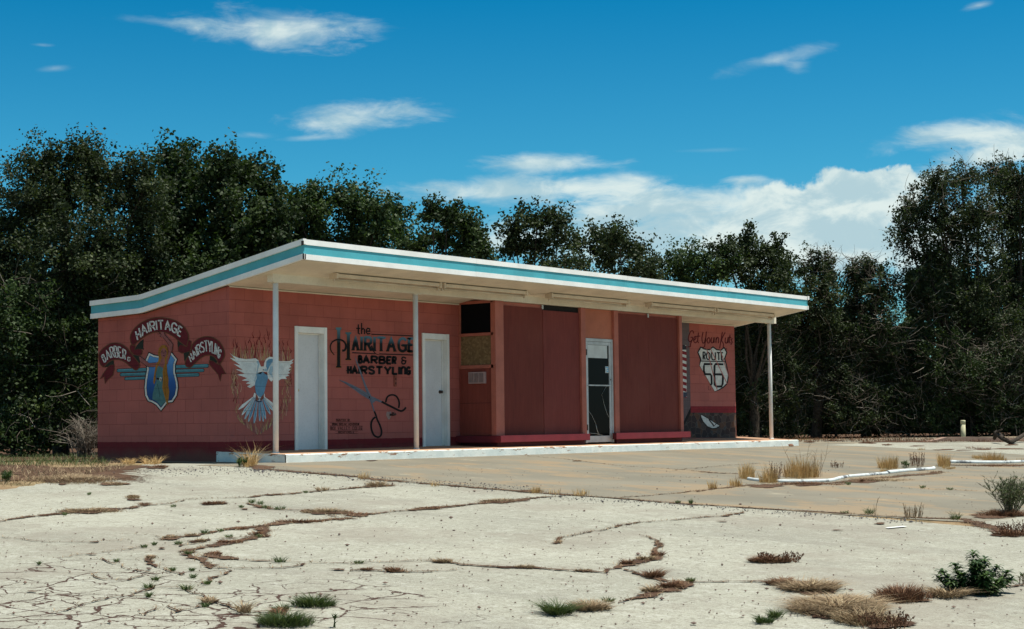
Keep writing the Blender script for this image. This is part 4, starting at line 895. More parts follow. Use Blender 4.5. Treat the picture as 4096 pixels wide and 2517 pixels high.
# --- dove in flames, front wall
B = Mural(('Y', 0.), 880, 1280, 3.025)
R = random.Random(3); TAN = flat(.46, .33, .16); MAU = flat(.33, .13, .12); DR = flat(.15, .014, .014); PALE = flat(.50, .27, .20); GRY = flat(.24, .12, .12)
def flame(x, y, Ln, w, m, lay, lean=0.):
    ph = R.uniform(0, 6.28); am = R.uniform(4, 12); P = []
    for i in range(9):
        t = i/8; P.append((x+am*math.sin(ph+t*5.5)*(.4+t)+lean*t*Ln, y-Ln*t))
    B.stroke(P, w, m, lay, True, (1., .12))
for i in range(105):
    x = R.uniform(140, 875); u_ = (x-140)/735; hgt = 250+110*math.sin(math.pi*u_)*R.random()
    flame(x, 490 if 200 < x < 640 else 500, R.uniform(.35, 1.)*hgt*.8, R.uniform(6, 15), R.choice([TAN, TAN, MAU, PALE, DR, MAU]), .2+.007*i)
for (x, y, l_) in [(165, 330, 110), (195, 340, 130), (212, 335, 70), (320, 400, 160), (352, 280, 70), (375, 330, 130), (400, 220, 80), (415, 320, 70), (390, 430, 120), (480, 240, 120), (498, 300, 60), (452, 300, 100), (545, 280, 110), (575, 190, 95), (590, 240, 100), (520, 400, 110), (600, 330, 90), (712, 320, 80), (762, 300, 60), (770, 390, 100), (820, 310, 70), (855, 400, 60)]: flame(x, y, l_, 11, R.choice([DR, DR, flat(.17, .015, .015)]), 1.2+x*.0005)
for sx, cx_ in ((1, 150), (-1, 870)):
    for i in range(80):
        t = R.random(); y = 560+t*620; bx = (150 if sx > 0 else 860)+sx*(max(0, (y-900))*.30); x = bx+sx*abs(R.gauss(0, 55))-sx*8
        if y < 900 and 250 < x < 590: continue
        flame(x, y+60, R.uniform(60, 150), R.uniform(5, 12), R.choice([TAN, MAU, PALE, MAU, TAN, DR]), .2+.009*i, R.uniform(-.12, .12))
for i in range(46):
    t = R.uniform(-1, 1); x = 465+t*230; y = 1390-abs(t)**1.2*170; flame(x, y, R.uniform(70, 170), R.uniform(6, 13), R.choice([TAN, TAN, PALE, MAU, GRY]), .9+.01*i, t*.5+R.uniform(-.1, .1))
DW = flat(.74, .78, .77); DB = flat(.13, .30, .46); DM = flat(.34, .50, .60); FOOT = flat(.13, .045, .035)
B.poly([(115, 398), (160, 435), (230, 462), (310, 475), (380, 470), (430, 465), (465, 490), (485, 540), (500, 580), (455, 600), (450, 700), (420, 790), (365, 824), (328, 806), (372, 778), (312, 770), (360, 742), (262, 733), (330, 705), (208, 662), (300, 650), (190, 597), (275, 605), (165, 532), (250, 552), (116, 456), (190, 478)], DW, 2)
B.poly([(640, 450), (600, 446), (560, 470), (535, 520), (530, 570), (560, 580), (572, 640), (575, 700), (620, 747), (650, 720), (700, 742), (740, 715), (812, 714), (790, 690), (838, 673), (815, 655), (853, 640), (825, 630), (857, 598), (830, 585), (864, 570), (845, 545), (889, 518), (868, 505), (897, 470), (840, 500), (720, 500)], DW, 2)
for (p, m_) in (([(468, 492), (440, 500), (455, 540), (448, 610), (425, 700), (405, 770), (440, 700), (462, 600), (478, 545)], DM), ([(625, 468), (590, 475), (562, 500), (556, 560), (575, 620), (600, 560), (640, 500), (700, 520), (650, 480)], DB), ([(610, 560), (585, 640), (640, 700), (625, 640), (660, 600), (640, 560)], DM)): B.poly(p, m_, 2.8)
for i in range(14):
    x0 = 445-i*2; y0 = 520+i*16; B.stroke([(x0, y0), (x0-100+i*3, y0+10+i), (x0-200+i*8, y0+(-10+i*3))], 4, DM, 2.8, True, (1, .2))
    B.stroke([(600, 510+i*14), (690, 525+i*12), (760+20*(i < 7), 530+i*12)], 4, DM, 2.9, True, (1, .2))
B.poly([(495, 565), (545, 562), (565, 580), (572, 630), (520, 628), (490, 655), (456, 645), (458, 600), (480, 560)], DW, 3.6)
B.poly([(455, 645), (520, 630), (570, 665), (580, 710), (560, 780), (540, 860), (520, 920), (480, 935), (440, 890), (426, 830), (425, 760), (445, 700)], DB, 3.6, True)
B.poly([(535, 595), (565, 590), (572, 630), (535, 618)], DM, 4.4); B.poly([(516, 624), (577, 654), (572, 669), (540, 650)], flat(.14, .03, .02), 5); B.poly([(524+6*math.cos(t), 605+8*math.sin(t)) for t in np.linspace(0, 6, 9)], BLACK, 5)
B.poly([(415, 880), (400, 930), (470, 985), (545, 960), (540, 888), (520, 925), (480, 938), (440, 900)], DW, 2.8)
for i, (tx, ty) in enumerate([(222, 1088), (262, 1155), (296, 1205), (342, 1236), (412, 1256), (482, 1230), (525, 1236), (553, 1205), (610, 1147), (655, 1110), (700, 1080)]):
    bx, by = 400+i*14, 935+(10 if 2 < i < 8 else 0); d_ = np.array((tx-bx, ty-by), float); d_ /= np.linalg.norm(d_); nn = np.array((-d_[1], d_[0])); m_ = np.array((bx, by))*.3+np.array((tx, ty))*.7; wd = 20 if i not in (5, 6) else 14
    B.poly([np.array((bx, by))+nn*5, m_+nn*wd*.9, np.array((tx, ty))+nn*8-d_*14, (tx, ty), np.array((tx, ty))-nn*8-d_*14, m_-nn*wd*.9, np.array((bx, by))-nn*5], DW if i < 2 or i > 8 else flat(.42, .56, .64), 3.2+.05*i)
    if 1 <= i <= 9: B.poly([np.array((bx, by))+nn*4, m_+nn*wd*.55, np.array((tx, ty))-d_*26, m_-nn*wd*.55, np.array((bx, by))-nn*4], DB if 2 < i < 9 else DM, 4+.05*i)
for p in ([(435, 895), (455, 920), (470, 965), (450, 980), (430, 960)], [(530, 895), (530, 950), (495, 985), (485, 965), (500, 930)]): B.poly(p, flat(.24, .09, .07), 5.2)
B.stroke([(430, 975), (465, 990), (500, 985)], 14, flat(.04, .05, .08), 4.9)
B.build('dove_mural', FRONT)
# --- shop lettering and scissors, front wall
K = Mural(('Y', 0.), 1280, 1260, 2.907)
z_a, z_b, z_c = K.P((500, 255), 0)[2], K.P((500, 420), 0)[2], K.P((215, 150), 0)[2]
GRD = zgrad([(z_b, (.008, .008, .009)), (z_b*.45+z_a*.55, (.012, .016, .02)), (z_a, (.09, .18, .24))]); GRD2 = zgrad([(K.P((215, 330), 0)[2], (.008, .008, .009)), (z_c, (.10, .20, .26))]); GOLD = flat(.33, .12, .022)
S1 = [(183, 146), (250, 146), (249, 166), (236, 178), (236, 595), (248, 600), (248, 613), (187, 613), (187, 598), (199, 590), (199, 178), (183, 166)]
S2 = [(296, 202), (366, 202), (363, 219), (348, 230), (348, 508), (363, 515), (363, 525), (296, 524), (296, 510), (312, 505), (312, 230), (296, 219)]
for S_ in (S1, S2): K.stroke(S_+[S_[0]], 7, GOLD, 0); K.poly(S_, GRD2, 1)
arc = [(163, 463), (128, 415), (120, 365), (140, 320), (180, 293), (220, 287), (265, 300), (296, 335), (300, 380), (285, 412), (262, 415)]
K.stroke([(p[0]-4, p[1]+2) for p in arc], 26, GOLD, 0, True, (.3, .7)); K.stroke(arc, 30, BLACK, 1.6, True, (.35, .9))
tb, tt = [(385, 406), (600, 412), (840, 420), (1072, 424)], [(392, 258), (600, 262), (840, 270), (1078, 276)]
for dx_, m_, ly, w_ in ((-4, GOLD, 0, 29), (0, GRD, 2.2, 31)): K.text('AIRITAGE', [(p[0]+dx_, p[1]+(3 if dx_ else 0)) for p in tb], [(p[0]+dx_, p[1]) for p in tt], w_, m_, ly, .34, 17)
K.stroke([(600, 360), (625, 425), (660, 458), (688, 463)], 18, BLACK, 2.9, True, (1, .1))
for a_, b_ in (((600, 225), (1130, 245)), ((375, 438), (640, 452)), ((690, 453), (1130, 467))): K.stroke([a_, b_], 10, BLACK, 1.6); K.stroke([(a_[0], a_[1]+6), (b_[0], b_[1]+6)], 3, flat(.14, .02, .02), 1)
for st_ in ([(446, 112), (446, 215), (464, 222)], [(424, 158), (466, 158)], [(484, 96), (484, 222)], [(484, 175), (502, 158), (518, 172), (518, 222)], [(540, 190), (580, 190), (578, 162), (555, 155), (540, 172), (540, 205), (555, 222), (583, 218)]): K.stroke(st_, 15, BLACK, 1.6)
K.text('BARBER', [(452, 556), (878, 568)], [(452, 478), (882, 492)], 27, BLACK, 1.6, .30); K.text('&', [(952, 570), (1004, 572)], [(950, 492), (1004, 492)], 17, BLACK, 1.6)
K.text('HAIRSTYLInG', [(326, 680), (1044, 690)], [(326, 600), (1046, 610)], 27, BLACK, 2., .28)
for yy in (648,): K.stroke([(305, yy), (385, yy+1)], 9, BLACK, 2.4)
BLUEG = flat(.15, .17, .22); BLG2 = flat(.09, .10, .14)
K.poly([(215, 752), (300, 778), (380, 815), (470, 860), (560, 915), (600, 945), (655, 970), (722, 1003), (716, 1022), (650, 1000), (610, 1012), (560, 978), (480, 932), (400, 872), (300, 805)], BLUEG, 1)
K.poly([(405, 480), (440, 560), (485, 680), (530, 800), (570, 890), (600, 950), (650, 1000), (610, 1030), (636, 1118), (624, 1126), (590, 1020), (545, 910), (500, 780), (455, 640), (420, 550)], BLUEG, 2.9)
K.stroke([(230, 762), (400, 850), (560, 950)], 5, BLG2, 3.6); K.stroke([(540, 880), (580, 960), (600, 1020)], 5, BLG2, 3.8); K.poly([(575+8*math.cos(t), 957+11*math.sin(t)) for t in np.linspace(0, 6, 10)], BLACK, 4.4)
K.stroke([(765, 1015), (778, 965), (805, 938), (845, 930), (885, 945), (912, 985), (922, 1030), (915, 1080)], 20, BLACK, 1.6, True); K.stroke([(720, 1010), (790, 1048), (860, 1082), (915, 1110), (950, 1118), (980, 1100), (997, 1078)], 27, BLACK, 1.9, True, (.9, .8))
K.stroke([(632, 1122), (650, 1165), (665, 1215), (695, 1280), (716, 1350), (708, 1400), (675, 1422), (630, 1400), (603, 1345), (594, 1280), (608, 1225), (640, 1190)], 22, BLACK, 1.6, True, (.9, 1.))
THIN = flat(.028, .012, .012)
for t_, x0, x1, yb, yt in (('PAINTED BY', 190, 345, 1234, 1214), ('SPRING BREAK ADVENTURE', 142, 458, 1283, 1260), ('ROCK VALLEY COLLEGE', 124, 494, 1336, 1298), ('ROCKFORD IL', 216, 395, 1375, 1355)):
    K.text(t_, [(x0, yb), (x1, yb+1)], [(x0, yt), (x1, yt+1)], 3.6, THIN, 1.6, .3)
for a_, b_ in (((185, 1210), (350, 1211)), ((182, 1238), (360, 1237)), ((118, 1256), (460, 1257)), ((118, 1288), (496, 1292)), ((118, 1341), (500, 1339)), ((176, 1352), (445, 1353)), ((180, 1379), (445, 1378))): K.stroke([a_, b_], 3, THIN, 1)
K.build('lettering_mural', FRONT)
# wall fittings
p = K.P((800, 1162), 0); mb = MB(); q = [(p[0]+.07*math.cos(t), -.004, p[2]+.07*math.sin(t)*(1+.3*math.sin(3*t))) for t in np.linspace(0, 6, 14)]; mb.face(q)
mb.build('patched_plaster', flat(.36, .26, .24), FRONT); mb = MB(); mb.tube([(p[0]+.04, 0, p[2]), (p[0]+.05, -.07, p[2]), (p[0]+.10, -.085, p[2]+.01)], [.018, .022, .02], 10); mb.tube([(p[0]+.05, -.06, p[2]), (p[0]+.05, -.065, p[2]+.045)], [.012, .022], 8); mb.build('wall_tap', m_iron, BLD)
for c_, pl in (((872, 770), K),):
    p = K.P(c_, 0); mb = MB(); mb.box(p[0]-.035, p[0]+.035, -.02, 0, p[2]-.1, p[2]+.1); mb.build('outlet_box', flat(.27, .085, .06), BLD, bevel=.004); mb = MB(); mb.box(p[0]-.015, p[0]+.015, -.024, -.0205, p[2]+.02, p[2]+.06); mb.box(p[0]-.015, p[0]+.015, -.024, -.0205, p[2]-.06, p[2]-.02); mb.build('outlet_socket', flat(.10, .03, .025), BLD)
# --- highway shield mural, end wall
Q = Mural(('Y', 0.), 2680, 1260, 2.906)
GREY = flat(.135, .10, .105); RED = flat(.24, .02, .028)
def stone_fn(n, b, o):
    p = obc(n); sc = n.new('ShaderNodeMapping'); sc.inputs['Scale'].default_value = (1, 1, 1.25); n.l.new(p, sc.inputs[0]); nz = n.new('ShaderNodeTexNoise'); nz.inputs['Scale'].default_value = 3; n.l.new(p, nz.inputs['Vector'])
    w_ = n.new('ShaderNodeVectorMath', operation='SCALE'); n.l.new(nz.outputs['Color'], w_.inputs[0]); w_.inputs['Scale'].default_value = .06; q_ = n.vmath('ADD', sc.outputs[0], w_.outputs[0])
    v = n.vor(q_, 5.2, 'F1', .75); e = n.vor(q_, 5.2, 'DISTANCE_TO_EDGE', .75).outputs['Distance']
    c = n.ramp(v.outputs['Color'], [(.1, (.045, .03, .03)), (.35, (.075, .055, .05)), (.55, (.11, .055, .035)), (.75, (.06, .06, .06)), (1, (.13, .075, .045))], 'CONSTANT')
    c = n.mix(n.math('MULTIPLY', n.sstep(n.noise(p, 14, 5, .7), .4, .7), .4), c, (.03, .022, .02)); c = n.mix(n.sstep(e, .035, .02), c, (.115, .085, .07)); n.l.new(c, b.inputs['Base Color'])
STONE = mat('painted_stone', stone_fn, rough=.8, spec=.2)
Q.poly([(40, 85), (222, 88), (240, 1078), (155, 1290), (155, 1440), (40, 1440)], GREY, 0)
Q.poly([(240, 1062), (765, 1062), (767, 1137), (240, 1137)], RED, 1); Q.poly([(240, 1137), (767, 1137), (769, 1428), (60, 1428), (155, 1300)], STONE, .6); Q.poly([(241, 1070), (241, 1140), (150, 1310), (150, 1262)], BLACK, 1.6)
Q.poly([(105, 352), (188, 352), (196, 955), (105, 955)], WHITE, 1)
for i in range(-1, 8):
    y0 = 398+i*71; Q.poly([(105, y0-28+34), (193, y0+34), (193, y0+72), (105, y0-28+72)][::1], RED, 1.8)
Q.poly([(105, 300), (200, 300), (200, 352), (105, 352)], GREY, 1.2); Q.poly([(112, 385), (112, 352), (170, 350), (188, 365), (190, 405), (112, 405)], flat(.03, .03, .04), 2.6); Q.poly([(112, 900), (198, 900), (198, 940), (180, 958), (112, 955)], flat(.05, .06, .09), 2.6); Q.stroke([(150, 905), (150, 950)], 12, flat(.25, .30, .38), 3.2)
SHL = [(355, 366), (400, 390), (455, 398), (500, 364), (545, 398), (590, 402), (632, 370), (668, 435), (642, 510), (662, 580), (687, 700), (672, 800), (620, 850), (560, 882), (520, 893), (340, 588), (352, 520), (317, 435)]
Q.poly(SHL, BLACK, 2); ins = inset(SHL, 14); ins[13] = (560, 870); ins[14] = (520, 888); ins[15] = (345, 588); Q.poly(ins, WHITE, 2.8); Q.stroke([(352, 536), (642, 544)], 12, BLACK, 3.6)
Q.text('ROUTE', [(385, 518), (618, 526)], [(385, 432), (615, 440)], 15, BLACK, 3.6, .3)
Q.stroke([(490, 572), (400, 572), (394, 600), (394, 650), (408, 688), (470, 690), (482, 710), (484, 800), (474, 815)], 22, BLACK, 3.6); Q.stroke([(617, 575), (530, 572), (518, 590), (516, 700), (520, 815), (540, 832), (600, 832), (612, 800), (616, 710), (604, 692), (522, 690)], 23, BLACK, 3.6)
LPK = flat(.42, .14, .12)
for a_, b_ in (((425, 388), (548, 868)), ((468, 388), (668, 808)), ((580, 398), (686, 722))): Q.stroke([a_, b_], 9, LPK, 4.6)
SCR = flat(.13, .010, .012)
for st_ in ([(274, 215), (265, 186), (242, 192), (222, 235), (213, 285), (228, 312), (256, 296), (262, 262), (240, 262)], [(252, 300), (238, 345), (236, 368), (206, 372)], [(276, 295), (300, 275), (298, 250), (282, 262), (277, 305), (296, 325), (316, 308)], [(332, 208), (322, 300), (334, 326)], [(308, 250), (350, 246)],
  [(384, 200), (372, 270), (380, 325), (402, 318), (416, 270)], [(424, 195), (412, 300), (398, 372), (352, 378)], [(450, 262), (432, 290), (440, 326), (460, 318), (464, 280), (450, 262)], [(484, 262), (478, 310), (490, 326), (508, 310), (512, 262), (512, 325)], [(538, 262), (534, 328)], [(536, 290), (552, 262), (566, 275), (562, 328)],
  [(610, 200), (592, 300), (578, 388)], [(640, 205), (602, 288), (622, 340), (622, 392), (662, 396)], [(646, 265), (642, 318), (658, 328), (672, 305), (676, 262), (674, 326)], [(698, 235), (692, 310), (702, 328)], [(682, 262), (712, 262)], [(726, 275), (712, 285), (722, 318), (708, 346)]): Q.stroke(st_, 12, SCR, 1.8 if st_[0][1] < 360 else 1.9, True)
PC = [(358, 1150), (450, 1203), (500, 1240), (588, 1288), (545, 1322), (490, 1328), (430, 1303), (380, 1245), (358, 1195)]
Q.poly(PC, BLACK, 2.4); Q.poly([(362, 1162), (450, 1212), (575, 1290), (535, 1312), (490, 1316), (435, 1293), (388, 1238), (366, 1190)], WHITE, 3.2); Q.stroke([(452, 1215), (512, 1292), (540, 1262)], 12, BLACK, 4); Q.stroke([(470, 1218), (535, 1262)], 6, BLACK, 4)
Q.stroke([(446, 825), (446, 872), (470, 872), (470, 850)], 3, THIN, 1.8)
Q.build('highway_shield_mural', PIER)

# ------------------------------------------------------------------ grass, weeds
def fastmesh(name, V, F, m, parent=None, tone=None, mats=None, midx=None):
    """V (n,3) array, F (k,3|4) int array"""
    me = bpy.data.meshes.new(name); V = np.asarray(V, np.float32); F = np.asarray(F, np.int32); kf = F.shape[1]
    me.vertices.add(len(V)); me.vertices.foreach_set('co', V.ravel()); me.loops.add(F.size); me.loops.foreach_set('vertex_index', F.ravel())
    me.polygons.add(len(F)); me.polygons.foreach_set('loop_start', np.arange(0, F.size, kf, dtype=np.int32))
    for x in (mats or [m]): me.materials.append(x)
    if midx is not None: me.polygons.foreach_set('material_index', np.asarray(midx, np.int32))
    if tone is not None:
        at = me.attributes.new('tone', 'FLOAT', 'POINT'); at.data.foreach_set('value', np.asarray(tone, np.float32))
    me.update(calc_edges=True); me.validate(); return link(name, me, parent)
def blades(base, H, lean, w, seed, droop=.5, dirs=None):
    """curved tapering blades from base points (n,3); 3 quads each"""
    R = np.random.RandomState(seed); n = len(base); az_ = R.uniform(0, 6.283, n) if dirs is None else dirs
    H = H*R.uniform(.45, 1.15, n); ln = np.abs(R.normal(lean, .3*lean+.05, n)); d = np.stack([np.cos(az_), np.sin(az_), 0*az_], 1); sd = np.stack([-np.sin(az_), np.cos(az_), 0*az_], 1)
    tw = R.uniform(0, 6.283, n); sd = np.stack([np.cos(tw), np.sin(tw), 0*tw], 1)
    V = []
    for t, ws in ((0, 1.), (.4, .85), (.75, .5), (1., .08)):
        c = base+d*(ln*H*(t**1.5))[:, None]+np.array([0, 0, 1.])*(H*(t-droop*.5*t*t*np.clip(ln, 0, 1.2)))[:, None]
        V.append(c+sd*(w*ws/2)); V.append(c-sd*(w*ws/2))
    V = np.stack(V, 1).reshape(-1, 3); i = np.arange(n)[:, None]*8
    F = np.concatenate([i+np.array([[0, 1, 3, 2]]), i+np.array([[2, 3, 5, 4]]), i+np.array([[4, 5, 7, 6]])], 0)
    tone = np.repeat(np.clip(R.normal(.5, .22, n), 0, 1), 8); return V, F, tone
def gzv(P, off=.01): return np.array([[x, y, gz(x, y)+off] for x, y in P])
def patch_pts(c, rx, ry, n, seed, edge=.5):
    R = np.random.RandomState(seed); c0, a, b = axes(c[0], c[1], rx, ry); r_ = np.sqrt(R.rand(n))**(edge*2); t = R.uniform(0, 6.283, n)
    P = c0[None, :2]+(r_*np.cos(t))[:, None]*a[None, :2]+(r_*np.sin(t))[:, None]*b[None, :2]; return P, t
def tuft(name, cat, label, c, rx, ry, h, n, m, w=.006, lean=.6, droop=.5, seed=None, group=None, parts=None, radial=True):
    """a clump of grass blades round a spot given in picture units; real height h in metres"""
    sd_ = seed if seed is not None else int(c[0]*3+c[1]*5) % 9999
    P, t = patch_pts(c, rx, ry, n, sd_); cen = P.mean(0); hm = np.ones(n)
    if n > 150:   # gather the blades into uneven little clumps with gaps between
        Rq = np.random.RandomState(sd_+7); k_ = max(5, n//45); Q_, _ = patch_pts(c, rx*1.05, ry*1.15, k_, sd_+3, .6); j = Rq.randint(0, k_, n); pull = Rq.uniform(.35, .95, n)[:, None]*(Rq.rand(n)[:, None] < .85)
        P = P*(1-pull)+Q_[j]*pull; hk = Rq.uniform(.45, 1.35, k_); hm = hk[j]
    B0 = gzv(P)
    dr = np.arctan2(P[:, 1]-cen[1], P[:, 0]-cen[0])+np.random.RandomState(sd_).normal(0, .8, n) if radial else None
    rr = np.hypot(*(P-cen).T); hh = h*hm*(1.05-.5*rr/(rr.max()+1e-6))
    V, F, tone = blades(B0, hh, lean, w, sd_+1, droop, dr); o = fastmesh(name, V, F, m, tone=tone); return tag(o, label, cat, group)
def weed(name, cat, label, c, rx, ry, h, nst, m, head=True, seed=1, group=None, leafn=0, leafm=None, leafl=.05, hd=.0045, branch=2, spread=1., bl=1.):
    """upright dry weed: stems with side branches and seed heads, optional leaves"""
    h *= .68; R = np.random.RandomState(seed); P, _ = patch_pts(c, rx, ry, nst, seed); mb = MB(); cen = P.mean(0); lv = []; heads = MB()
    for x, y in P:
        z = gz(x, y); H = h*R.uniform(.55, 1.1); d = np.array([x-cen[0], y-cen[1]]); d = d/(np.linalg.norm(d)+.05)*R.uniform(.1, .5)*H*spread+R.normal(0, .10*H*spread, 2)
        p0 = np.array([x, y, z]); brs = []; p2 = p0+np.array([d[0], d[1], H]); p1 = (p0+p2)/2+np.append(R.normal(0, .03*H, 2), .03*H); mb.tube([p0, p1, p2], [.0035, .0028, .0018], 3, cap=False); ends = [p2]
        for _ in range(branch):
            t = R.uniform(.35, .9); q = p0*(1-t)+p2*t; e = q+np.array([R.normal(0, .12*H*bl), R.normal(0, .12*H*bl), R.uniform(.08, .25)*H*(.5+.5*bl)]); mb.tube([q, e], [.002, .0014], 3, cap=False); ends.append(e); brs.append((q, e))
        if head:
            for e in ends:
                for _ in range(3):
                    q = e+R.normal(0, hd*.7, 3); s_ = hd*R.uniform(.7, 1.3); heads.tube([q-(0, 0, s_), q, q+(0, 0, s_)], [s_*.3, s_*.8, s_*.2], 4, cap=False)
        for _ in range(leafn):
            t = R.uniform(.1, 1.); q = p0*(1-t)**2+2*t*(1-t)*p1+p2*t*t; a = R.uniform(0, 6.283)
            if brs and R.rand() < .75: q_, e_ = brs[R.randint(len(brs))]; q = q_+(e_-q_)*R.rand()
            lv.append((q, a))
    at0 = mb.build(name if not leafn else 'stem', m, fixn=False)
    n = len(at0.data.vertices); a = at0.data.attributes.new('tone', 'FLOAT', 'POINT'); a.data.foreach_set('value', R.uniform(.2, .6, n).astype(np.float32))
    root = at0
    if heads.f or lv:
        root = empty(name, (float(cen[0]), float(cen[1]), gz(*cen))); at0.name = 'stem'; at0.parent = root; at0.location = (-cen[0], -cen[1], -gz(*cen))
        if heads.f:
            ho = heads.build('seed_heads', m, root, fixn=False); a = ho.data.attributes.new('tone', 'FLOAT', 'POINT'); a.data.foreach_set('value', R.uniform(.0, .5, len(ho.data.vertices)).astype(np.float32))
        if lv:
            B0 = np.array([q for q, _ in lv]); V, F, tone = blades(B0, leafl, 1.0, leafl*.26, seed+5, .7, np.array([a for _, a in lv])); fastmesh('leaves', V, F, leafm, root, tone)
    return tag(root, label, cat, group)
s5, s6, s7 = 1/1.758, 1/1.758, 1/1.7443
# green and dry tufts growing through the paving (traced)
T = tuft
T('grass_tuft', 'grass', 'wide dark green grass tuft, upper one at the bottom edge left of centre', C5(2210, 1190), 150*s5, 22*s5, .085, 1100, m_green, .005, 1.1)
T('grass_tuft', 'grass', 'dark green grass tuft cut by the bottom edge of the photo', C5(2010, 1325), 190*s5, 26*s5, .10, 1200, m_green, .005, 1.1)
T('grass_tuft', 'grass', 'spiky brown and green grass tuft beside the bottom crack', C5(1715, 1240), 50*s5, 12*s5, .10, 140, m_hay, .006, 1.0)
T('grass_tuft', 'grass', 'small green tuft right next to the wide dark green one', C5(1985, 1232), 55*s5, 9*s5, .05, 200, m_green, .005, 1.)
T('grass_tuft', 'grass', 'green grass tuft with fine blades at the end of the brown dry clump, bottom centre', C6(1465, 1240), 110*s6, 26*s6, .095, 750, m_green, .005, 1.5)
T('dry_grass_clump', 'dry grass', 'brown matted grass clump attached to the green tuft, bottom centre', C6(1690, 1215), 150*s6, 22*s6, .06, 1100, m_hay, .006, 1.6)
GG = 'small green tufts in the cracks of the asphalt'
for (x, y, rx, h) in [(1970, 885, 38, .07), (1255, 757, 25, .04), (1045, 1070, 38, .06), (1315, 1080, 38, .06), (1090, 1012, 25, .04), (1965, 512, 40, .06), (1875, 502, 30, .05), (1445, 682, 28, .05), (1610, 708, 24, .04), (1325, 830, 22, .05), (1015, 780, 20, .03), (1085, 762, 15, .03), (1550, 666, 18, .03), (1460, 1040, 24, .04), (1355, 995, 20, .04), (1045, 1130, 14, .04), (1445, 1200, 24, .04), (820, 882, 16, .03), (275, 900, 10, .03), (628, 406, 14, .03), (1820, 706, 20, .03), (1770, 465, 22, .06), (1830, 475, 26, .05), (2150, 392, 14, .03), (1350, 945, 18, .03), (1215, 945, 16, .04), (1220, 493, 20, .03), (455, 550, 14, .03), (1695, 497, 16, .03)]:
    T('grass_tuft', 'grass', 'tiny green grass tuft sprouting from a crack in the left half of the asphalt', C5(x, y), rx*s5, 4, h, 70, m_green, .006, 1., group=GG)
for (x, y, rx, h) in [(62, 893, 30, .03), (2395, 1020, 30, .04), (1815, 1165, 40, .05)]:
    T('grass_tuft', 'grass', 'tiny green grass tuft sprouting from a crack in the middle of the asphalt', C6(x, y), rx*s6, 4, h, 80, m_green, .006, 1., group='small green tufts in the middle cracks')
for (x, y, rx, h) in [(1355, 712, 28, .10), (1955, 750, 30, .12), (1730, 530, 20, .05), (1920, 542, 22, .04), (1210, 506, 16, .06), (1185, 706, 30, .03), (110, 640, 14, .08), (20, 636, 20, .04), (105, 1190, 25, .04)]:
    T('grass_tuft', 'grass', 'tiny green grass sprig on or along the concrete apron', C7(x, y), rx*s7, 4, h, 70, m_green, .006, .8, group='green sprigs round the concrete apron')
T('grass_tuft', 'grass', 'dark green tuft low in the bottom edge right of centre, upper of two', C7(700, 1440), 50*s7, 12*s7, .07, 300, m_green, .005, 1.)
T('grass_tuft', 'grass', 'dark green tuft low in the bottom edge right of centre, lower of two', C7(620, 1475), 75*s7, 12*s7, .07, 350, m_green, .005, 1.)
# dry clumps
T('dry_grass_clump', 'dry grass', 'spreading mat of grey straw lying on the asphalt, largest in the lower right', C7(1130, 1380), 330*s7, 62*s7, .10, 4600, m_hay, .007, 2.2, .8)
T('dry_grass_clump', 'dry grass', 'long grey brown straw clump just above the largest straw mat', C7(950, 1240), 200*s7, 26*s7, .09, 1900, m_hay, .007, 2.0, .7)
T('dry_grass_clump', 'dry grass', 'thin reddish brown grass strip leading into the straw clump', C7(740, 1203), 120*s7, 14*s7, .07, 700, m_brown, .007, 1.6, .7)
T('dry_grass_clump', 'dry grass', 'bright straw clump leaning against the leafy green plant', C7(1900, 1285), 120*s7, 26*s7, .09, 900, m_hay, .007, 1.8, .7)
T('dry_grass_clump', 'dry grass', 'dark brown bristly weed mat between the straw mat and the green plant', C7(1590, 1305), 200*s7, 34*s7, .09, 2200, m_brown, .007, .8)
T('dry_grass_clump', 'dry grass', 'brown dead grass patch at the bottom edge below the straw mat', C7(1330, 1470), 220*s7, 34*s7, .09, 1500, m_hay, .007, 1.2)
for (x, y, rx, ry, h, n) in [(2130, 985, 80, 16, .07, 420), (2250, 1062, 110, 13, .07, 500), (2120, 1092, 75, 12, .05, 380), (1950, 897, 60, 9, .05, 300), (2080, 866, 75, 9, .05, 350), (2160, 838, 45, 9, .06, 220), (1240, 925, 80, 6, .03, 250), (650, 882, 75, 9, .05, 350), (330, 950, 80, 9, .05, 350), (120, 942, 70, 4, .03, 200), (1040, 455, 140, 8, .05, 500), (1600, 170, 32, 3, .03, 60), (60, 552, 70, 10, .04, 250), (540, 508, 110, 5, .04, 250), (1465, 745, 25, 5, .03, 80), (1640, 948, 70, 5, .03, 180), (200, 345, 100, 8, .09, 330)]:
    T('dry_grass_clump', 'dry grass', 'brown dead grass clump lying in a crack, centre of the asphalt', C6(x, y), rx*s6, ry*s6, h, n, m_hay if x % 3 else m_brown, .006, 1.3, group='dead grass clumps in the central cracks')
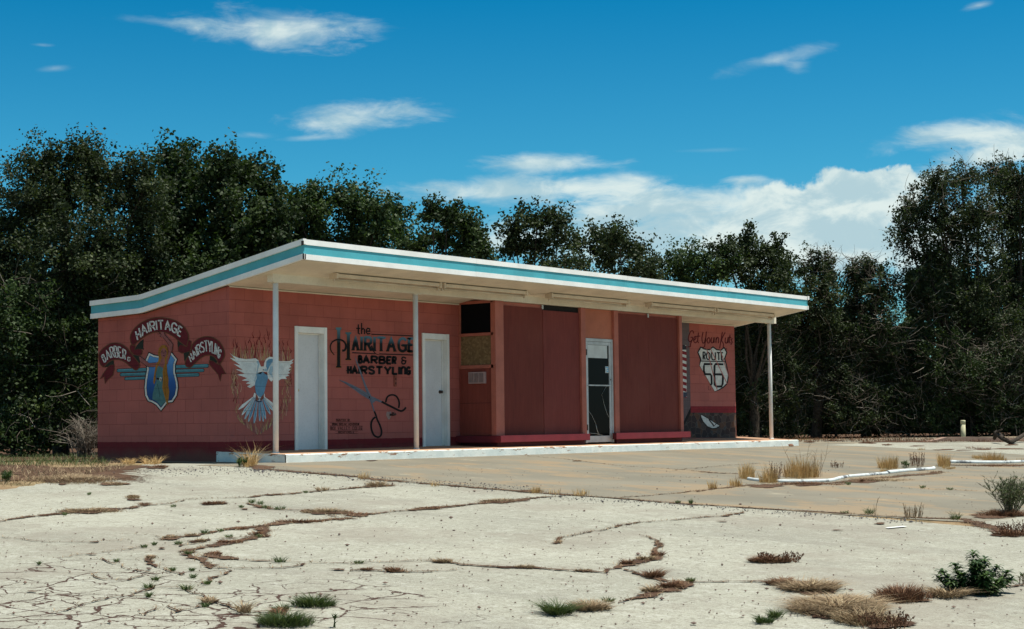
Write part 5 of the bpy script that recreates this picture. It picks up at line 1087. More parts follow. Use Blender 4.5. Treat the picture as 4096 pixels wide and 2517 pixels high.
for (x, y, rx, ry, h, n) in [(800, 333, 110, 11, .04, 400), (935, 430, 55, 10, .04, 250), (625, 527, 240, 14, .05, 900), (1500, 472, 95, 9, .05, 400), (1205, 715, 65, 9, .03, 250), (1340, 698, 50, 6, .03, 200), (1400, 738, 50, 6, .03, 180), (1500, 832, 60, 10, .04, 250), (1620, 748, 100, 9, .04, 350), (1800, 692, 60, 8, .04, 200), (1475, 1172, 60, 10, .05, 250), (1950, 1255, 70, 12, .05, 350), (2300, 532, 190, 13, .05, 900), (2270, 378, 45, 5, .08, 120), (2100, 600, 200, 8, .04, 500), (1110, 214, 80, 10, .05, 350), (1680, 655, 80, 6, .03, 200), (1060, 855, 35, 9, .03, 100), (1020, 480, 45, 7, .04, 120)]:
    T('dry_grass_clump', 'dry grass', 'brown dead grass clump lying in a crack, left half of the asphalt', C5(x, y), rx*s5, ry*s5, h, n, m_hay if x % 3 else m_brown, .006, 1.3, group='dead grass clumps in the left cracks')
# stray dry blades all along the traced cracks and the seam
R = np.random.RandomState(4); P = []
for q, w_ in SEAMS:
    for _ in range(int(2+w_*70)): P.append(q+R.normal(0, w_*.8+.006, 2))
V, F, tn = blades(gzv(P), .030, 1.4, .006, 21, .6); tag(fastmesh('crack_grass', V, F, m_hay, tone=tn*.8), 'short dead grass filling the cracks and the seam of the paving', 'dry grass', kind='stuff')
# tall straw on the island beds and along the seam
for (x, y, rx, ry, h, n, lab) in [(880, 455, 125, 12, .42, 1500, 'tallest and widest straw coloured tuft on the first pump island'), (500, 462, 65, 14, .33, 650, 'straw coloured tuft on the left end of the first pump island'), (655, 492, 65, 10, .36, 620, 'brownish straw tuft standing in front of the white island edge'),
  (1485, 392, 75, 10, .33, 800, 'straw coloured tuft in the middle of the right part of the first island'), (1878, 378, 48, 12, .33, 650, 'round straw coloured tuft between the two islands'), (2220, 342, 100, 8, .28, 900, 'wide straw coloured tuft on the second pump island'), (2110, 325, 55, 5, .15, 260, 'low straw coloured tuft left of the wide one on the second island'),
  (420, 520, 55, 8, .20, 200, 'thin pale straw tuft left of the island edge'), (262, 536, 32, 6, .20, 90, 'sparse pale straw tuft at the concrete joint'), (1720, 265, 28, 3, .12, 60, 'tiny straw tuft on the pale drive far right'), (1470, 420, 40, 5, .12, 150, 'small straw tuft lying over the white island edge'), (2440, 345, 60, 6, .12, 150, 'low straw tuft at the right edge behind the second island'), (1900, 395, 70, 8, .08, 260, 'flattened straw patch at the gap between the islands')]:
    T('straw_tuft', 'dry grass', lab, C7(x, y), rx*s7, ry*s7, h*.66, n, m_straw, .006, .28, .3, group='straw tufts round the pump islands')
for (x, y, rx, h, n, lab) in [(1310, 392, 60, .13, 170, 'pale straw tuft on the seam, the widest near the middle of the photo'), (1625, 412, 55, .13, 110, 'pale straw tuft on the seam right of the widest one'), (1440, 402, 40, .12, 40, 'few thin pale stalks on the seam between two straw tufts'), (95, 292, 45, .14, 90, 'pale straw tuft where the seam passes below the porch'), (600, 345, 35, .08, 60, 'small brown tuft on the seam')]:
    T('straw_tuft', 'dry grass', lab, C6(x, y), rx*s6, 5, h*.75, n, m_straw, .005, .4, .3, group='straw tufts along the seam')
T('straw_tuft', 'dry grass', 'wild spreading straw tuft at the left corner of the porch curb', C5(1755, 200), 60*s5, 8, .36, 330, m_straw, .005, .9, .5, group='straw tufts at the foot of the building')
T('straw_tuft', 'dry grass', 'left one of two small straw tufts at the foot of the side wall', C5(905, 190), 42*s5, 4, .15, 150, m_straw, .006, 1.0, .5, group='straw tufts at the foot of the building')
T('straw_tuft', 'dry grass', 'right one of two small straw tufts at the foot of the side wall', C5(1070, 193), 60*s5, 4, .15, 220, m_straw, .006, 1.1, .5, group='straw tufts at the foot of the building')
weed('green_weed', 'weed', 'small leafy green weed under the straw tuft at the porch corner', C5(1700, 212), 35*s5, 4, .20, 9, m_green, False, 31, leafn=34, leafm=m_leafC, leafl=.06)
# weeds with stalks
weed('dead_weed', 'weed', 'low reddish brown dead weed with seed heads alone on the pale asphalt', C7(720, 1045), 150*s7, 12*s7, .11, 60, m_brown, True, 5, spread=2.2)
T('dry_grass_clump', 'dry grass', 'dark matted base of the reddish dead weed alone on the asphalt', C7(665, 1048), 150*s7, 14*s7, .06, 1200, m_brown, .007, 1.6)
weed('dead_weed', 'weed', 'reddish brown dead weed with seed heads cut by the right edge', C7(2380, 860), 110*s7, 12*s7, .19, 60, m_brown, True, 6, spread=1.6)
T('dry_grass_clump', 'dry grass', 'dark matted base of the dead weed at the right edge', C7(2350, 862), 130*s7, 14*s7, .06, 900, m_brown, .007, 1.5)
weed('dead_weed', 'weed', 'dark red seed stalks at the bottom edge beside the straw mat', C7(1480, 1500), 190*s7, 24*s7, .12, 60, m_brown, True, 7, spread=1.6)
weed('dead_weed', 'weed', 'thin dry stalks fanning out on the seam near the right', C7(1665, 742), 60*s7, 5, .24, 34, m_hay, False, 8)
weed('dead_weed', 'weed', 'single tall thin dry stalk leaning on the seam', C7(1395, 718), 6, 3, .33, 2, m_hay, False, 9)
weed('dead_weed', 'weed', 'purplish brown weed with seed heads on the right part of the first island', C7(1690, 378), 50*s7, 6, .34, 40, m_brown, True, 10)
weed('dead_weed', 'weed', 'low purplish weed patch behind the first island', C7(1130, 388), 45*s7, 5, .16, 20, m_brown, True, 11)
weed('dead_weed', 'weed', 'tall thin branching stalks rising from the widest straw tuft', C7(900, 440), 110*s7, 8, .75, 8, m_hay, False, 12, branch=3)
weed('dead_weed', 'weed', 'tall bare stalk right of the widest straw tuft', C7(1010, 450), 18*s7, 4, .55, 4, m_hay, False, 13, branch=3)
weed('dead_weed', 'weed', 'brown seeded weed mixed into the tuft in front of the island edge', C7(690, 485), 45*s7, 6, .40, 26, m_brown, True, 14)
weed('green_weed', 'weed', 'small dark green weed between the two dry plants on the first island', C7(1605, 390), 30*s7, 5, .17, 12, m_green, False, 15, leafn=22, leafm=m_green, leafl=.05)
weed('green_weed', 'weed', 'slender upright green sprig at the bottom edge of the photo', C5(2350, 1345), 8, 3, .16, 3, m_green, False, 16, leafn=14, leafm=m_green, leafl=.03)
weed('green_weed', 'weed', 'thin reddish green sprig at the right edge beside the leafy plant', C7(2420, 1200), 20, 4, .16, 8, m_brown, False, 17, leafn=8, leafm=m_green, leafl=.03)
# big leafy green plant: whorled lance leaves on upright shoots
def leafy_plant(c, label):
    R = np.random.RandomState(44); cen = onG(*c); root = empty('leafy_plant', tuple(cen)); mb = MB(); Bs = []; Az = []; L_ = []
    rt = CR*1.; fw = np.array([CF[0], CF[1], 0]); fw /= np.linalg.norm(fw)
    for (dx, h, ln) in [(q_[0], q_[1]*.74, q_[2]) for q_ in [(-.02, .37, .02), (-.21, .21, -.10), (-.12, .27, -.05), (.08, .27, .04), (.17, .24, .08), (.26, .19, .10), (-.27, .15, -.08), (.0, .30, -.02), (.05, .33, .03), (.32, .13, .08), (-.16, .19, .0), (.12, .19, -.03), (.22, .14, .02), (-.06, .25, .06), (-.22, .12, -.03), (.03, .2, .02), (-.1, .16, 0), (.1, .14, .03), (.18, .1, -.02)]]:
        p0 = cen+rt*dx*.42+fw*R.normal(0, .06); p0[2] = gz(p0[0], p0[1]); p2 = p0+rt*(ln+dx*.25)+fw*R.normal(0, .06)+np.array([0, 0, h*1.1]); p1 = (p0+p2)/2+rt*dx*.1
        mb.tube([p0, p1, p2], [.005, .004, .002], 5, cap=False); nl = int(50+h*330)
        for i in range(nl):
            t = .12+.88*(i/nl)**.8; q = p0*(1-t)**2+2*t*(1-t)*p1+p2*t*t; Bs.append(q); Az.append(i*2.4+R.normal(0, .2)); L_.append(.085*(1.1-.35*t))
    st_ = mb.build('stem', m_green, root, fixn=False); a = st_.data.attributes.new('tone', 'FLOAT', 'POINT'); a.data.foreach_set('value', np.full(len(st_.data.vertices), .4, np.float32))
    Bs, Az, L_ = np.array(Bs), np.array(Az), np.array(L_); n = len(Bs); V = []; d = np.stack([np.cos(Az), np.sin(Az), 0*Az], 1); s_ = np.stack([-np.sin(Az), np.cos(Az), 0*Az], 1); up = R.uniform(.2, .9, n)
    for t, ws in ((0, .2), (.35, 1.), (.7, .75), (1., .05)):
        cc = Bs+d*(L_*t)[:, None]+np.array([0, 0, 1.])*(L_*(up*t-.55*t*t))[:, None]; wv_ = .0105
        V.append(cc+s_*wv_*ws); V.append(cc-s_*wv_*ws)
    V = np.stack(V, 1).reshape(-1, 3); i = np.arange(n)[:, None]*8; F = np.concatenate([i+np.array([[0, 1, 3, 2]]), i+np.array([[2, 3, 5, 4]]), i+np.array([[4, 5, 7, 6]])], 0)
    fastmesh('leaves', V, F, m_leafD, root, np.repeat(np.clip(R.normal(.5, .25, n), 0, 1), 8)); tag(root, label, 'plant')
leafy_plant(C7(2090, 1268), 'bushy dark green plant with narrow pointed leaves on the asphalt')
weed('shrub', 'shrub', 'grey green feathery shrub at the right edge on the concrete', C7(2345, 710), 45*s7, 8, .58, 52, m_twig, False, 18, leafn=170, leafm=m_green, leafl=.026, branch=9, spread=2.2, bl=1.7)
T('dry_grass_clump', 'dry grass', 'dry litter strewn on the dirt patch left of the building', C5(520, 300), 330*s5, 34*s5, .05, 2600, m_hay, .007, 1.5)
T('dry_grass_clump', 'dry grass', 'brown litter under the grey green shrub at the right edge', C7(2290, 722), 190*s7, 16*s7, .08, 1300, m_brown, .007, 1.4)
T('dry_grass_clump', 'dry grass', 'brown litter in front of the first white island edge', C7(950, 505), 260*s7, 12*s7, .04, 1300, m_brown, .006, 1.6)
T('dry_grass_clump', 'dry grass', 'brown litter in front of the right part of the island edge', C7(1420, 478), 260*s7, 10*s7, .05, 1100, m_hay, .006, 1.6)
T('dry_grass_clump', 'dry grass', 'brown litter in front of the second white island edge', C7(2240, 378), 220*s7, 5, .05, 700, m_brown, .006, 1.6)
for (x, y, rx) in [(1340, 216, 60), (940, 210, 45), (1110, 200, 50), (1480, 232, 40), (2100, 256, 110), (1300, 490, 20)]:
    T('dry_grass_clump', 'dry grass', 'dark dead grass patch lying on the far pale drive', C7(x, y), rx*s7, 3, .07, 160, m_brown, .008, 1.2, group='dead grass patches on the far drive')
# dry weedy verge left of the building
P = []; R = np.random.RandomState(9)
for _ in range(1500):
    px = R.uniform(-60, 520); py = 1838+R.rand()**.8*115*(1-.75*max(0, px-80)/480)
    P.append(G2(px, py))
V, F, tn = blades(gzv(P), .08, 1.1, .008, 33, .5); tag(fastmesh('dry_verge', V, F, m_hay, tone=tn*.9), 'dry straw verge left of the building', 'dry grass', kind='stuff')
P = []
for _ in range(1500): P.append(G2(R.uniform(-60, 430), R.uniform(1826, 1868)))
V, F, tn = blades(gzv(P), .13, .7, .008, 34, .5); tag(fastmesh('green_verge', V, F, m_green, tone=np.clip(tn*1.4, 0, 1)), 'green grass at the foot of the left trees', 'grass', kind='stuff')
weed('green_weed', 'weed', 'small green weed on the dirt at the far left edge', C5(42, 315), 40*s5, 6, .18, 14, m_green, False, 35, leafn=24, leafm=m_leafC, leafl=.05)
P = []
for _ in range(2600):
    px = R.uniform(2960, 4250); P.append(G2(px, 1757+R.rand()*13))
V, F, tn = blades(gzv(P), .10, .7, .012, 36, .5); tag(fastmesh('far_verge', V, F, m_brown, tone=tn*.9), 'dry grass along the foot of the right trees', 'dry grass', kind='stuff')

# ------------------------------------------------------------------ islands, bollard, stones
def smoothed(pts, n=8): return [tuple(p) for p in crom(pts, n)]
def isl(name, pl, lab, rr=.029):
    pts = []
    for q in smoothed(pl): P_ = onG(*q); pts.append((P_[0], P_[1], P_[2]+rr*.75))
    mb = MB(); mb.tube(pts, rr, 10); tag(mb.build(name, worn((.56, .60, .60), .2, 6, 50, (.14, .15, .16), (.54, .60), bs=.6)), lab, 'kerb', 'white island kerbs')
isl('island_kerb', P7((512, 474), (560, 482), (640, 488), (760, 491), (900, 491), (1000, 488), (1090, 484), (1150, 468), (1200, 458)), 'white painted rounded island kerb, the long curved left piece')
isl('island_kerb', P7((1204, 457), (1300, 449), (1400, 441), (1478, 433)), 'white painted island kerb, middle piece between tufts')
isl('island_kerb', P7((1482, 430), (1600, 418), (1720, 409), (1790, 404), (1806, 398)), 'white painted island kerb, right piece ending in a rounded tip', .034)
isl('island_kerb', P7((1912, 354), (2050, 357), (2200, 358), (2330, 357), (2440, 352), (2600, 346)), 'white painted kerb of the farther island at the right edge', .036)
def bollard():
    b_ = onG(3853, 1752); D = (b_-CAM)@CF; sc = D/FPX; h = 70*sc; r_ = 9.2*sc; root = empty('bollard', tuple(b_)); m_ = worn((.50, .47, .30), .15, 5, 60)
    x, y, z = b_; mb = MB(); mb.tube([(x, y, z-.2), (x+.01, y, z+h*.78)], r_*1.02, 20); mb.build('pipe', m_, root)
    mb = MB(); mb.tube([(x+.01, y, z+h*.785), (x+.012, y, z+h*.96), (x+.012, y, z+h), (x+.012, y, z+h*1.01)], [r_*1.08, r_*1.08, r_*1.02, r_*.5], 20); mb.build('cap', m_, root); tag(root, 'pale yellow metal pipe bollard in front of the right trees', 'bollard')
bollard()
def rock(name, c, rx, lab, m_, seed, grp=None, hz=.7):
    P_ = onG(*c); D = (P_-CAM)@CF; r_ = rx*D/FPX; bm = bmesh.new(); bmesh.ops.create_icosphere(bm, subdivisions=2, radius=r_); R_ = random.Random(seed)
    from mathutils import noise as nz
    for v in bm.verts: v.co *= 1+.35*nz.noise(v.co/r_*1.1+Vector((seed, 0, 0))); v.co.z *= hz; v.co += Vector((P_[0], P_[1], P_[2]+r_*hz*.7))
    me = bpy.data.meshes.new(name); bm.to_mesh(me); bm.free(); me.materials.append(m_); tag(link(name, me), lab, 'rock', grp)
m_rock = worn((.22, .10, .055), .3, 12, 60); m_rockd = worn((.07, .035, .03), .3, 12, 60)
rock('rock', C7(808, 240), 10.5, 'brown rock beside the right end of the porch curb', m_rock, 2)
rock('rock', C6(731, 660), 5.5, 'dark stone alone in the middle of the pale asphalt', m_rockd, 3)
for (x, y, r_) in [(98, 903, 5), (2318, 925, 5), (1200, 852, 3.5), (1700, 830, 4), (1470, 716, 4), (1540, 716, 4), (2085, 1398, 5), (1950, 1388, 4)]: rock('rock', C7(x, y), r_*.8, 'small dark stone on the asphalt in the right half', m_rockd, int(x), 'small loose stones right')
for (x, y, r_) in [(65, 993, 6), (1148, 1085, 5), (588, 1333, 6), (1577, 1156, 5), (1302, 813, 4), (2082, 1160, 5), (1712, 802, 3.5), (340, 1240, 4), (568, 1290, 5), (2040, 400, 4)]: rock('rock', C6(x, y), r_*.7, 'small dark stone on the asphalt in the middle', m_rockd, int(x), 'small loose stones middle')
for (x, y, r_) in [(1295, 645, 7), (1060, 797, 7), (940, 797, 5), (1200, 1248, 7), (1240, 1265, 6), (1130, 1240, 5), (1490, 1310, 6), (1190, 975, 4), (1240, 978, 5), (2130, 678, 4), (2390, 1044, 4), (510, 767, 3), (1275, 453, 6), (855, 288, 5), (1270, 258, 6)]: rock('rock', C5(x, y), r_*.6, 'small dark stone on the asphalt in the left half', m_rockd, int(x), 'small loose stones left')
# fallen branch + concrete edging in front of the right trees
mb = MB()
def g3(x, y, dz): P_ = onG(*C7(x, y)); return (P_[0], P_[1], P_[2]+dz)
mb.tube([g3(2228, 216, .12), g3(2245, 218, .28), g3(2290, 226, .16), g3(2340, 226, .06), g3(2390, 216, .12), g3(2450, 212, .26), g3(2520, 206, .4)], [.045, .075, .065, .06, .055, .05, .03], 8); br_ = tag(mb.build('fallen_branch', m_bark), 'dark fallen branch lying on the ground at the right edge', 'branch')
mb = MB(); mb.tube([g3(2245, 218, .26), g3(2262, 222, .34), g3(2285, 224, .40)], [.05, .035, .02], 7); mb.build('stub', m_bark, br_)
pl = [g3(1760, 206, -.05), g3(1840, 204, .0), g3(1900, 204, .06), g3(2100, 204, .07), g3(2435, 206, .05), g3(2900, 208, .04)]
mb = MB()
for a, b_ in zip(pl[:-1], pl[1:]):
    mb.hexa([(a[0], a[1], a[2]-.3), (b_[0], b_[1], b_[2]-.3), (b_[0]+.2, b_[1]+.25, b_[2]-.3), (a[0]+.2, a[1]+.25, a[2]-.3), (a[0], a[1], a[2]+.06), (b_[0], b_[1], b_[2]+.06), (b_[0]+.2, b_[1]+.25, b_[2]+.06), (a[0]+.2, a[1]+.25, a[2]+.06)])
tag(mb.build('concrete_edging', worn((.30, .20, .15), .25, 2, 30)), kind='structure')

# ------------------------------------------------------------------ trees
KU = 4096/2461
def tree(name, cat, label, base_u, D, lobes, m_leaf, seed, dens=1., leaf=.085, trunk=.16, spray=.2, twigs=0, group=None, limbs=True, clump=46, fwd=.8, K=2.1):
    """lobes: (x,y,rx,ry) in 2461-wide picture units at distance D; crown built as leaf sprays on real limbs"""
    R = np.random.RandomState(seed); bp = atD(base_u*KU, 1700, D); base = np.array([bp[0], bp[1], gz(bp[0], bp[1])]); s_ = D/FPX*KU
    root = empty(name, tuple(base)); fw = np.array([CF[0], CF[1], 0]); fw /= np.linalg.norm(fw); rt = np.array([CR[0], CR[1], 0]); rt /= np.linalg.norm(rt); up = np.array([0, 0, 1.])
    tr = MB(); cen = []; 
    for (x, y, rx, ry) in lobes:
        c = atD(x*KU, y*KU, D+R.normal(0, .5)); cen.append((c, rx*s_, ry*s_))
    zmin = min(c[2]-r2 for c, r1, r2 in cen); fork = base+up*max(.3, min(1.6, (zmin-base[2])*.8+.7))+rt*R.normal(0, .12)
    if limbs: tr.tube([base-up*.2, (base+fork)/2+rt*R.normal(0, .05), fork], [trunk*1.25, trunk, trunk*.85], 8, cap=False)
    Cc_, Dr, Sz = [], [], []
    for c, r1, r2 in cen:
        lr = trunk*.5*min(1.2, .5+r1*.35)
        if limbs:
            mid = fork*.45+c*.55+rt*R.normal(0, .15)-up*.1; low = c-up*r2*.3; tr.tube([fork-up*.05, (fork+mid)/2+rt*R.normal(0, .1), mid, low], [lr*.9, lr*.7, lr*.5, lr*.3], 6, cap=False)
        nb = max(14, int(dens*(r1*r2*3.14)*24))
        for i in range(nb):
            d = R.normal(0, 1, 3); d /= np.linalg.norm(d); rr = R.rand()**.42*1.03
            # sprays reach past the lobe edge here and there
            if R.rand() < .10: rr *= 1.14
            p = c+rt*d[0]*r1*rr+fw*d[1]*r1*fwd*rr+up*d[2]*r2*rr
            if p[2] < base[2]+.05: p[2] = base[2]+.05+R.rand()*.4
            Cc_.append(p); o = d[0]*rt+d[1]*fw+(d[2]+.25)*up; Dr.append(o/np.linalg.norm(o)); Sz.append(R.uniform(.6, 1.4))
            if limbs and i % 5 == 0: q = c+(p-c)*.15-up*r2*.15; tr.tube([q, (q+p)/2+up*R.normal(0, .06)+rt*R.normal(0, .05), p], [lr*.20, lr*.12, lr*.05], 4, cap=False)
    if tr.f: tr.build('trunk', m_bark, root, fixn=False)
    Cc_, Dr, Sz = np.array(Cc_), np.array(Dr), np.array(Sz); nC = len(Cc_)
    idx = np.repeat(np.arange(nC), int(clump*K)); n = len(idx); t = R.uniform(-1, 1, n); L_ = spray*Sz[idx]
    pos = Cc_[idx]+Dr[idx]*(L_*1.5*t)[:, None]+R.normal(0, 1, (n, 3))*(L_*.55*(1.1-.5*np.abs(t)))[:, None]
    pos[:, 2] = np.maximum(pos[:, 2], base[2]+.02)
    nr = R.normal(0, 1, (n, 3))+Dr[idx]*.5+np.array([0, 0, .5]); nr /= np.linalg.norm(nr, axis=1)[:, None]; a = np.cross(nr, R.normal(0, 1, (n, 3))); a /= np.linalg.norm(a, axis=1)[:, None]; b_ = np.cross(nr, a)
    l = leaf*1.12*R.uniform(.6, 1.25, n)[:, None]; V = np.stack([pos-a*l*.5, pos+b_*l*.34-a*l*.05, pos+a*l*.5, pos-b_*l*.34-a*l*.05], 1).reshape(-1, 3); F = np.arange(4*n).reshape(-1, 4)
    ct = R.normal(0, .13, nC); tone = np.clip(.42+ct[idx]+R.normal(0, .17, n), 0, 1); fastmesh('crown', V, F, m_leaf, root, np.repeat(tone, 4))
    if twigs:
        V, F, T_ = [], [], []; b0 = 0
        for i in range(twigs):
            c, r1, r2 = cen[R.randint(len(cen))]; d = R.normal(0, 1, 3); d /= np.linalg.norm(d); p = c+rt*d[0]*r1*R.uniform(.3, 1.05)-fw*abs(d[1])*r1*fwd*R.uniform(.5, 1.1)+up*d[2]*r2*.95
            if p[2] < base[2]+.1: p[2] = base[2]+.1+R.rand()*.6
            L2 = R.uniform(.2, .8); dd = rt*R.normal(0, 1)+fw*R.normal(-.2, .5)+up*R.normal(.15, .75); dd /= np.linalg.norm(dd); bend = R.normal(0, .18, 3)*L2; sd = np.cross(dd, up+R.normal(0, .3, 3)); sd /= np.linalg.norm(sd); tone_ = R.rand()
            for t_, w_ in ((0, .0085), (.35, .007), (.7, .005), (1, .003)):
                q = p+dd*L2*t_+bend*t_*(1-t_)*3; V += [q+sd*w_, q-sd*w_, q+np.cross(sd, dd)*w_*1.4]
            for j in range(3):
                o_ = b0+j*3; F += [(o_, o_+1, o_+4, o_+3), (o_+1, o_+2, o_+5, o_+4), (o_+2, o_, o_+3, o_+5)]
            b0 += 12; T_ += [tone_]*12
        fastmesh('bare_twigs', np.array(V), np.array(F), m_twig, root, T_)
    return tag(root, label, cat, group)
TG = 'dark broadleaf trees behind the building'
tree('tree', 'tree', 'round topped dark tree at the far left', 150, 35, [(60, 500, 100, 120), (150, 450, 90, 100), (110, 395, 55, 45), (230, 420, 70, 75), (200, 370, 40, 30), (300, 470, 90, 85), (345, 440, 45, 55), (20, 640, 110, 130), (180, 620, 130, 120), (320, 620, 110, 110), (80, 800, 140, 110), (250, 780, 130, 100), (380, 760, 110, 100)], m_leafB, 101, 1.15, leaf=.07, clump=56, group=TG)
tree('tree', 'tree', 'tallest tree of the left group with a knobbly double top', 500, 37, [(425, 390, 45, 62), (400, 470, 50, 80), (480, 440, 65, 72), (535, 405, 48, 46), (590, 420, 50, 52), (635, 460, 42, 55), (440, 560, 110, 100), (570, 550, 110, 105), (655, 560, 60, 100), (500, 690, 140, 100), (620, 680, 110, 90)], m_leafA, 102, 1.1, leaf=.095, group=TG)
tree('tree', 'tree', 'mid height tree just left of the roof corner', 800, 40, [(720, 500, 45, 58), (770, 490, 50, 52), (815, 475, 38, 42), (850, 520, 50, 62), (905, 510, 50, 62), (960, 540, 48, 62), (760, 600, 90, 80), (870, 610, 90, 70), (950, 630, 70, 60), (700, 620, 60, 100)], m_leafC, 103, 1.1, group=TG)
tree('tree', 'tree', 'small open tree with clumpy foliage above the middle of the roof line', 1070, 38, [(1040, 510, 26, 34), (1075, 520, 30, 30), (1110, 530, 32, 32), (1130, 560, 28, 26), (1065, 565, 42, 38), (1110, 600, 46, 26), (1010, 590, 30, 40), (1160, 605, 28, 18), (1145, 575, 18, 16)], m_leafA, 104, .95, spray=.15, clump=40, group=TG)
tree('tree', 'tree', 'round airy tree left of the two over the middle of the roof', 1290, 42, [(1235, 545, 38, 42), (1290, 530, 50, 42), (1340, 545, 44, 40), (1300, 590, 80, 45), (1390, 585, 45, 40), (1230, 600, 35, 30), (1360, 640, 90, 30)], m_leafB, 105, .9, spray=.17, clump=38, group=TG)
tree('tree', 'tree', 'airy tree right of the two over the middle of the roof', 1480, 42, [(1445, 570, 34, 40), (1490, 570, 34, 36), (1470, 620, 62, 40), (1530, 610, 34, 44), (1560, 650, 24, 26), (1510, 650, 60, 30)], m_leafB, 106, .9, spray=.17, clump=38, group=TG)
tree('tree', 'tree', 'low bushy tree just above the right half of the roof', 1650, 50, [(1620, 640, 42, 44), (1670, 625, 44, 36), (1720, 650, 50, 44), (1640, 680, 60, 36)], m_leafC, 107, 1., spray=.2, group=TG)
tree('tree', 'tree', 'pointed open tree above the right end of the roof', 1810, 50, [(1745, 600, 36, 30), (1790, 580, 30, 34), (1800, 620, 52, 44), (1860, 600, 34, 32), (1760, 640, 50, 36), (1850, 660, 60, 60), (1900, 640, 36, 34), (1880, 720, 70, 60)], m_leafB, 108, 1., spray=.18, clump=40, group=TG)
tree('tree', 'tree', 'slim tree right of the roof end', 1960, 52, [(1955, 640, 36, 36), (1990, 650, 26, 42), (1960, 720, 60, 60), (1970, 800, 70, 70), (1900, 780, 60, 70)], m_leafB, 109, 1.05, spray=.18, twigs=260, group=TG)
tree('tree', 'tree', 'slim upright tree between the roof end and the big right tree', 2080, 53, [(2050, 655, 28, 36), (2090, 660, 36, 38), (2070, 730, 56, 60), (2120, 700, 36, 50), (2080, 820, 66, 80)], m_leafB, 110, 1.0, spray=.18, twigs=260, group=TG)
tree('tree', 'tree', 'large spreading tree with drooping crown at the right', 2330, 53, [(2250, 450, 50, 45), (2310, 430, 45, 35), (2195, 500, 45, 50), (2175, 555, 32, 36), (2260, 530, 70, 70), (2350, 520, 70, 80), (2230, 620, 60, 60), (2320, 640, 90, 80), (2200, 690, 50, 55), (2270, 740, 70, 60), (2380, 760, 90, 70)], m_leafB, 111, .72, spray=.22, trunk=.26, twigs=420, group=TG)
tree('tree', 'tree', 'tallest right hand tree cut by the right edge', 2450, 55, [(2400, 420, 45, 42), (2450, 430, 60, 55), (2440, 530, 80, 90), (2520, 480, 70, 90), (2450, 660, 90, 90), (2460, 800, 90, 90)], m_leafB, 112, .8, spray=.2, trunk=.26, twigs=260, group=TG)
# understory shrubs
UG = 'twiggy shrubs under the right trees'
for i, (bx, D, lb, lab) in enumerate([(1830, 51, [(1810, 830, 70, 90), (1850, 760, 60, 70), (1800, 960, 80, 100), (1880, 900, 70, 80), (1870, 1010, 70, 60)], 'twiggy green thicket right behind the end post'),
    (2010, 52, [(1960, 900, 70, 90), (2030, 880, 70, 80), (1990, 1000, 90, 65), (2060, 980, 70, 70)], 'dark twiggy thicket between end post and the broad green bush'),
    (2180, 52, [(2130, 800, 60, 60), (2180, 870, 80, 80), (2160, 960, 80, 80), (2120, 1010, 70, 50), (2220, 990, 80, 65)], 'broad green bush left of the bollard'),
    (2340, 52, [(2290, 880, 80, 80), (2370, 900, 80, 80), (2300, 980, 90, 75), (2400, 990, 80, 75)], 'broad green bush behind the bollard'),
    (2450, 52, [(2450, 880, 60, 80), (2460, 980, 70, 80), (2540, 930, 80, 120)], 'dark bush at the right edge')]):
    tree('shrub', 'shrub', lab, bx, D, lb, m_leafB if i in (0, 1, 4) else m_leafA, 130+i, .95, .07, .05, .2, twigs=620, group=UG, clump=44, fwd=.55)
LG = 'green shrubs under the left trees'
for i, (bx, D, lb, lab) in enumerate([(30, 33, [(20, 780, 70, 70), (60, 720, 70, 50), (30, 900, 80, 80), (30, 1030, 70, 65)], 'bright green shrub at the far left edge'), (150, 33, [(140, 800, 70, 60), (190, 840, 60, 60), (120, 930, 90, 80), (190, 980, 60, 70), (110, 1040, 60, 50)], 'dark green shrub left of the side wall'), (215, 34, [(240, 700, 60, 40), (215, 860, 50, 90), (225, 970, 40, 80)], 'tall narrow shrub touching the rear of the side wall')]):
    tree('shrub', 'shrub', lab, bx, D, lb, m_leafC if i == 0 else m_leafA, 140+i, 1., .075, .05, .18, twigs=50, group=LG)
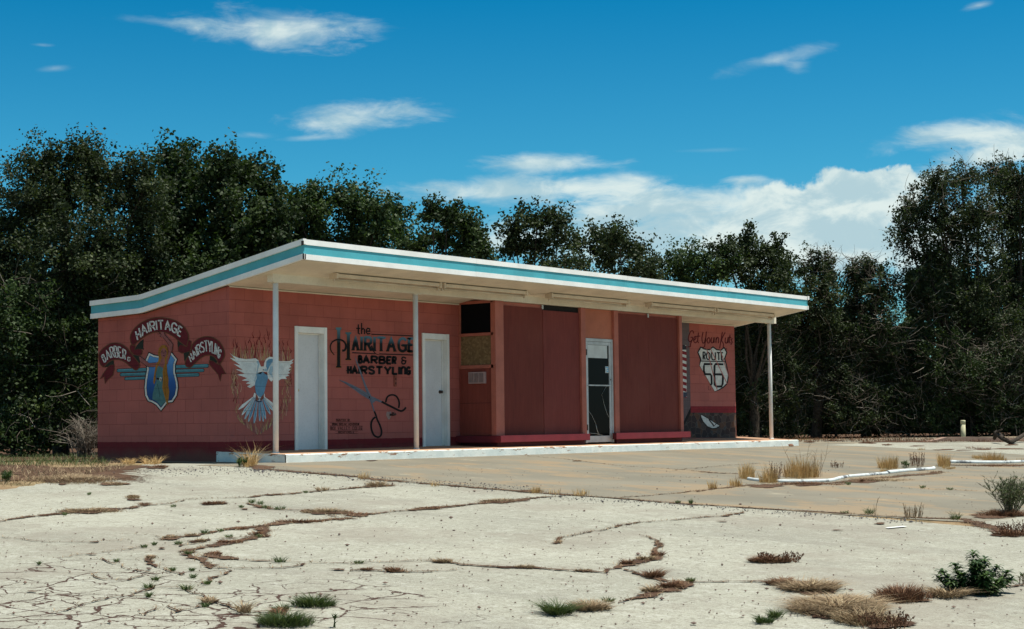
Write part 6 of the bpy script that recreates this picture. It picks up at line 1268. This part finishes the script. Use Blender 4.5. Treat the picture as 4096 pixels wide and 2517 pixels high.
# bare dead brush at the rear corner of the side wall
R = np.random.RandomState(77); mb = MB(); b0 = atD(205*KU, 1840, 31.5); b0[2] = gz(b0[0], b0[1])
for i in range(95):
    p0 = b0+CR*R.normal(0, .10); p0[2] = b0[2]; a = R.normal(0, 1); L2 = R.uniform(.5, 1.15); d = CR*a*.32+np.array([CF[0], CF[1], 0])*R.normal(0, .25)+np.array([0, 0, 1.]); d /= np.linalg.norm(d); p1 = p0+d*L2*.6; p2 = p1+(d*.5+CR*a*.35-np.array([0, 0, .25]))*L2*.6
    mb.tube([p0, p1, p2], [.008, .006, .003], 3, cap=False)
    for _ in range(3): q = p1+(p2-p1)*R.rand(); mb.tube([q, q+R.normal(0, .13, 3)], [.004, .002], 3, cap=False)
o = mb.build('dead_brush', m_twig, fixn=False); a = o.data.attributes.new('tone', 'FLOAT', 'POINT'); a.data.foreach_set('value', R.uniform(.4, 1, len(o.data.vertices)).astype(np.float32)); tag(o, 'pale bare twiggy brush at the rear corner of the side wall', 'brush')
# darker growth farther back that reads as one mass
def backwood(name, x0, x1, D, topf, seed, label):
    R = np.random.RandomState(seed); pos = []; n = int((x1-x0)*KU*D/FPX*2600)
    for _ in range(n):
        x = R.uniform(x0, x1); yt = topf(x); y = yt+(1075-yt)*R.rand(); P_ = atD(x*KU, y*KU, D+R.uniform(-1.5, 3)); pos.append(P_)
    pos = np.array(pos); pos[:, 2] = np.maximum(pos[:, 2], -.1); n = len(pos); nr = R.normal(0, 1, (n, 3)); nr /= np.linalg.norm(nr, axis=1)[:, None]; a = np.cross(nr, R.normal(0, 1, (n, 3))); a /= np.linalg.norm(a, axis=1)[:, None]; b_ = np.cross(nr, a); l = R.uniform(.16, .34, n)[:, None]
    V = np.stack([pos-a*l*.6, pos+b_*l*.35, pos+a*l*.6, pos-b_*l*.35], 1).reshape(-1, 3); o = fastmesh(name, V, np.arange(4*n).reshape(-1, 4), m_leafA, tone=np.repeat(np.clip(R.normal(.25, .15, n), 0, 1), 4)); tag(o, label, 'woodland', kind='stuff')
backwood('woodland', -120, 1010, 47, lambda x: 620+40*math.sin(x*.02)+25*math.sin(x*.07), 51, 'dense dark growth behind the left trees')
backwood('woodland', 1000, 2620, 64, lambda x: 760+25*math.sin(x*.03)-(110 if x > 2180 else 0), 52, 'dense dark growth behind the right trees')
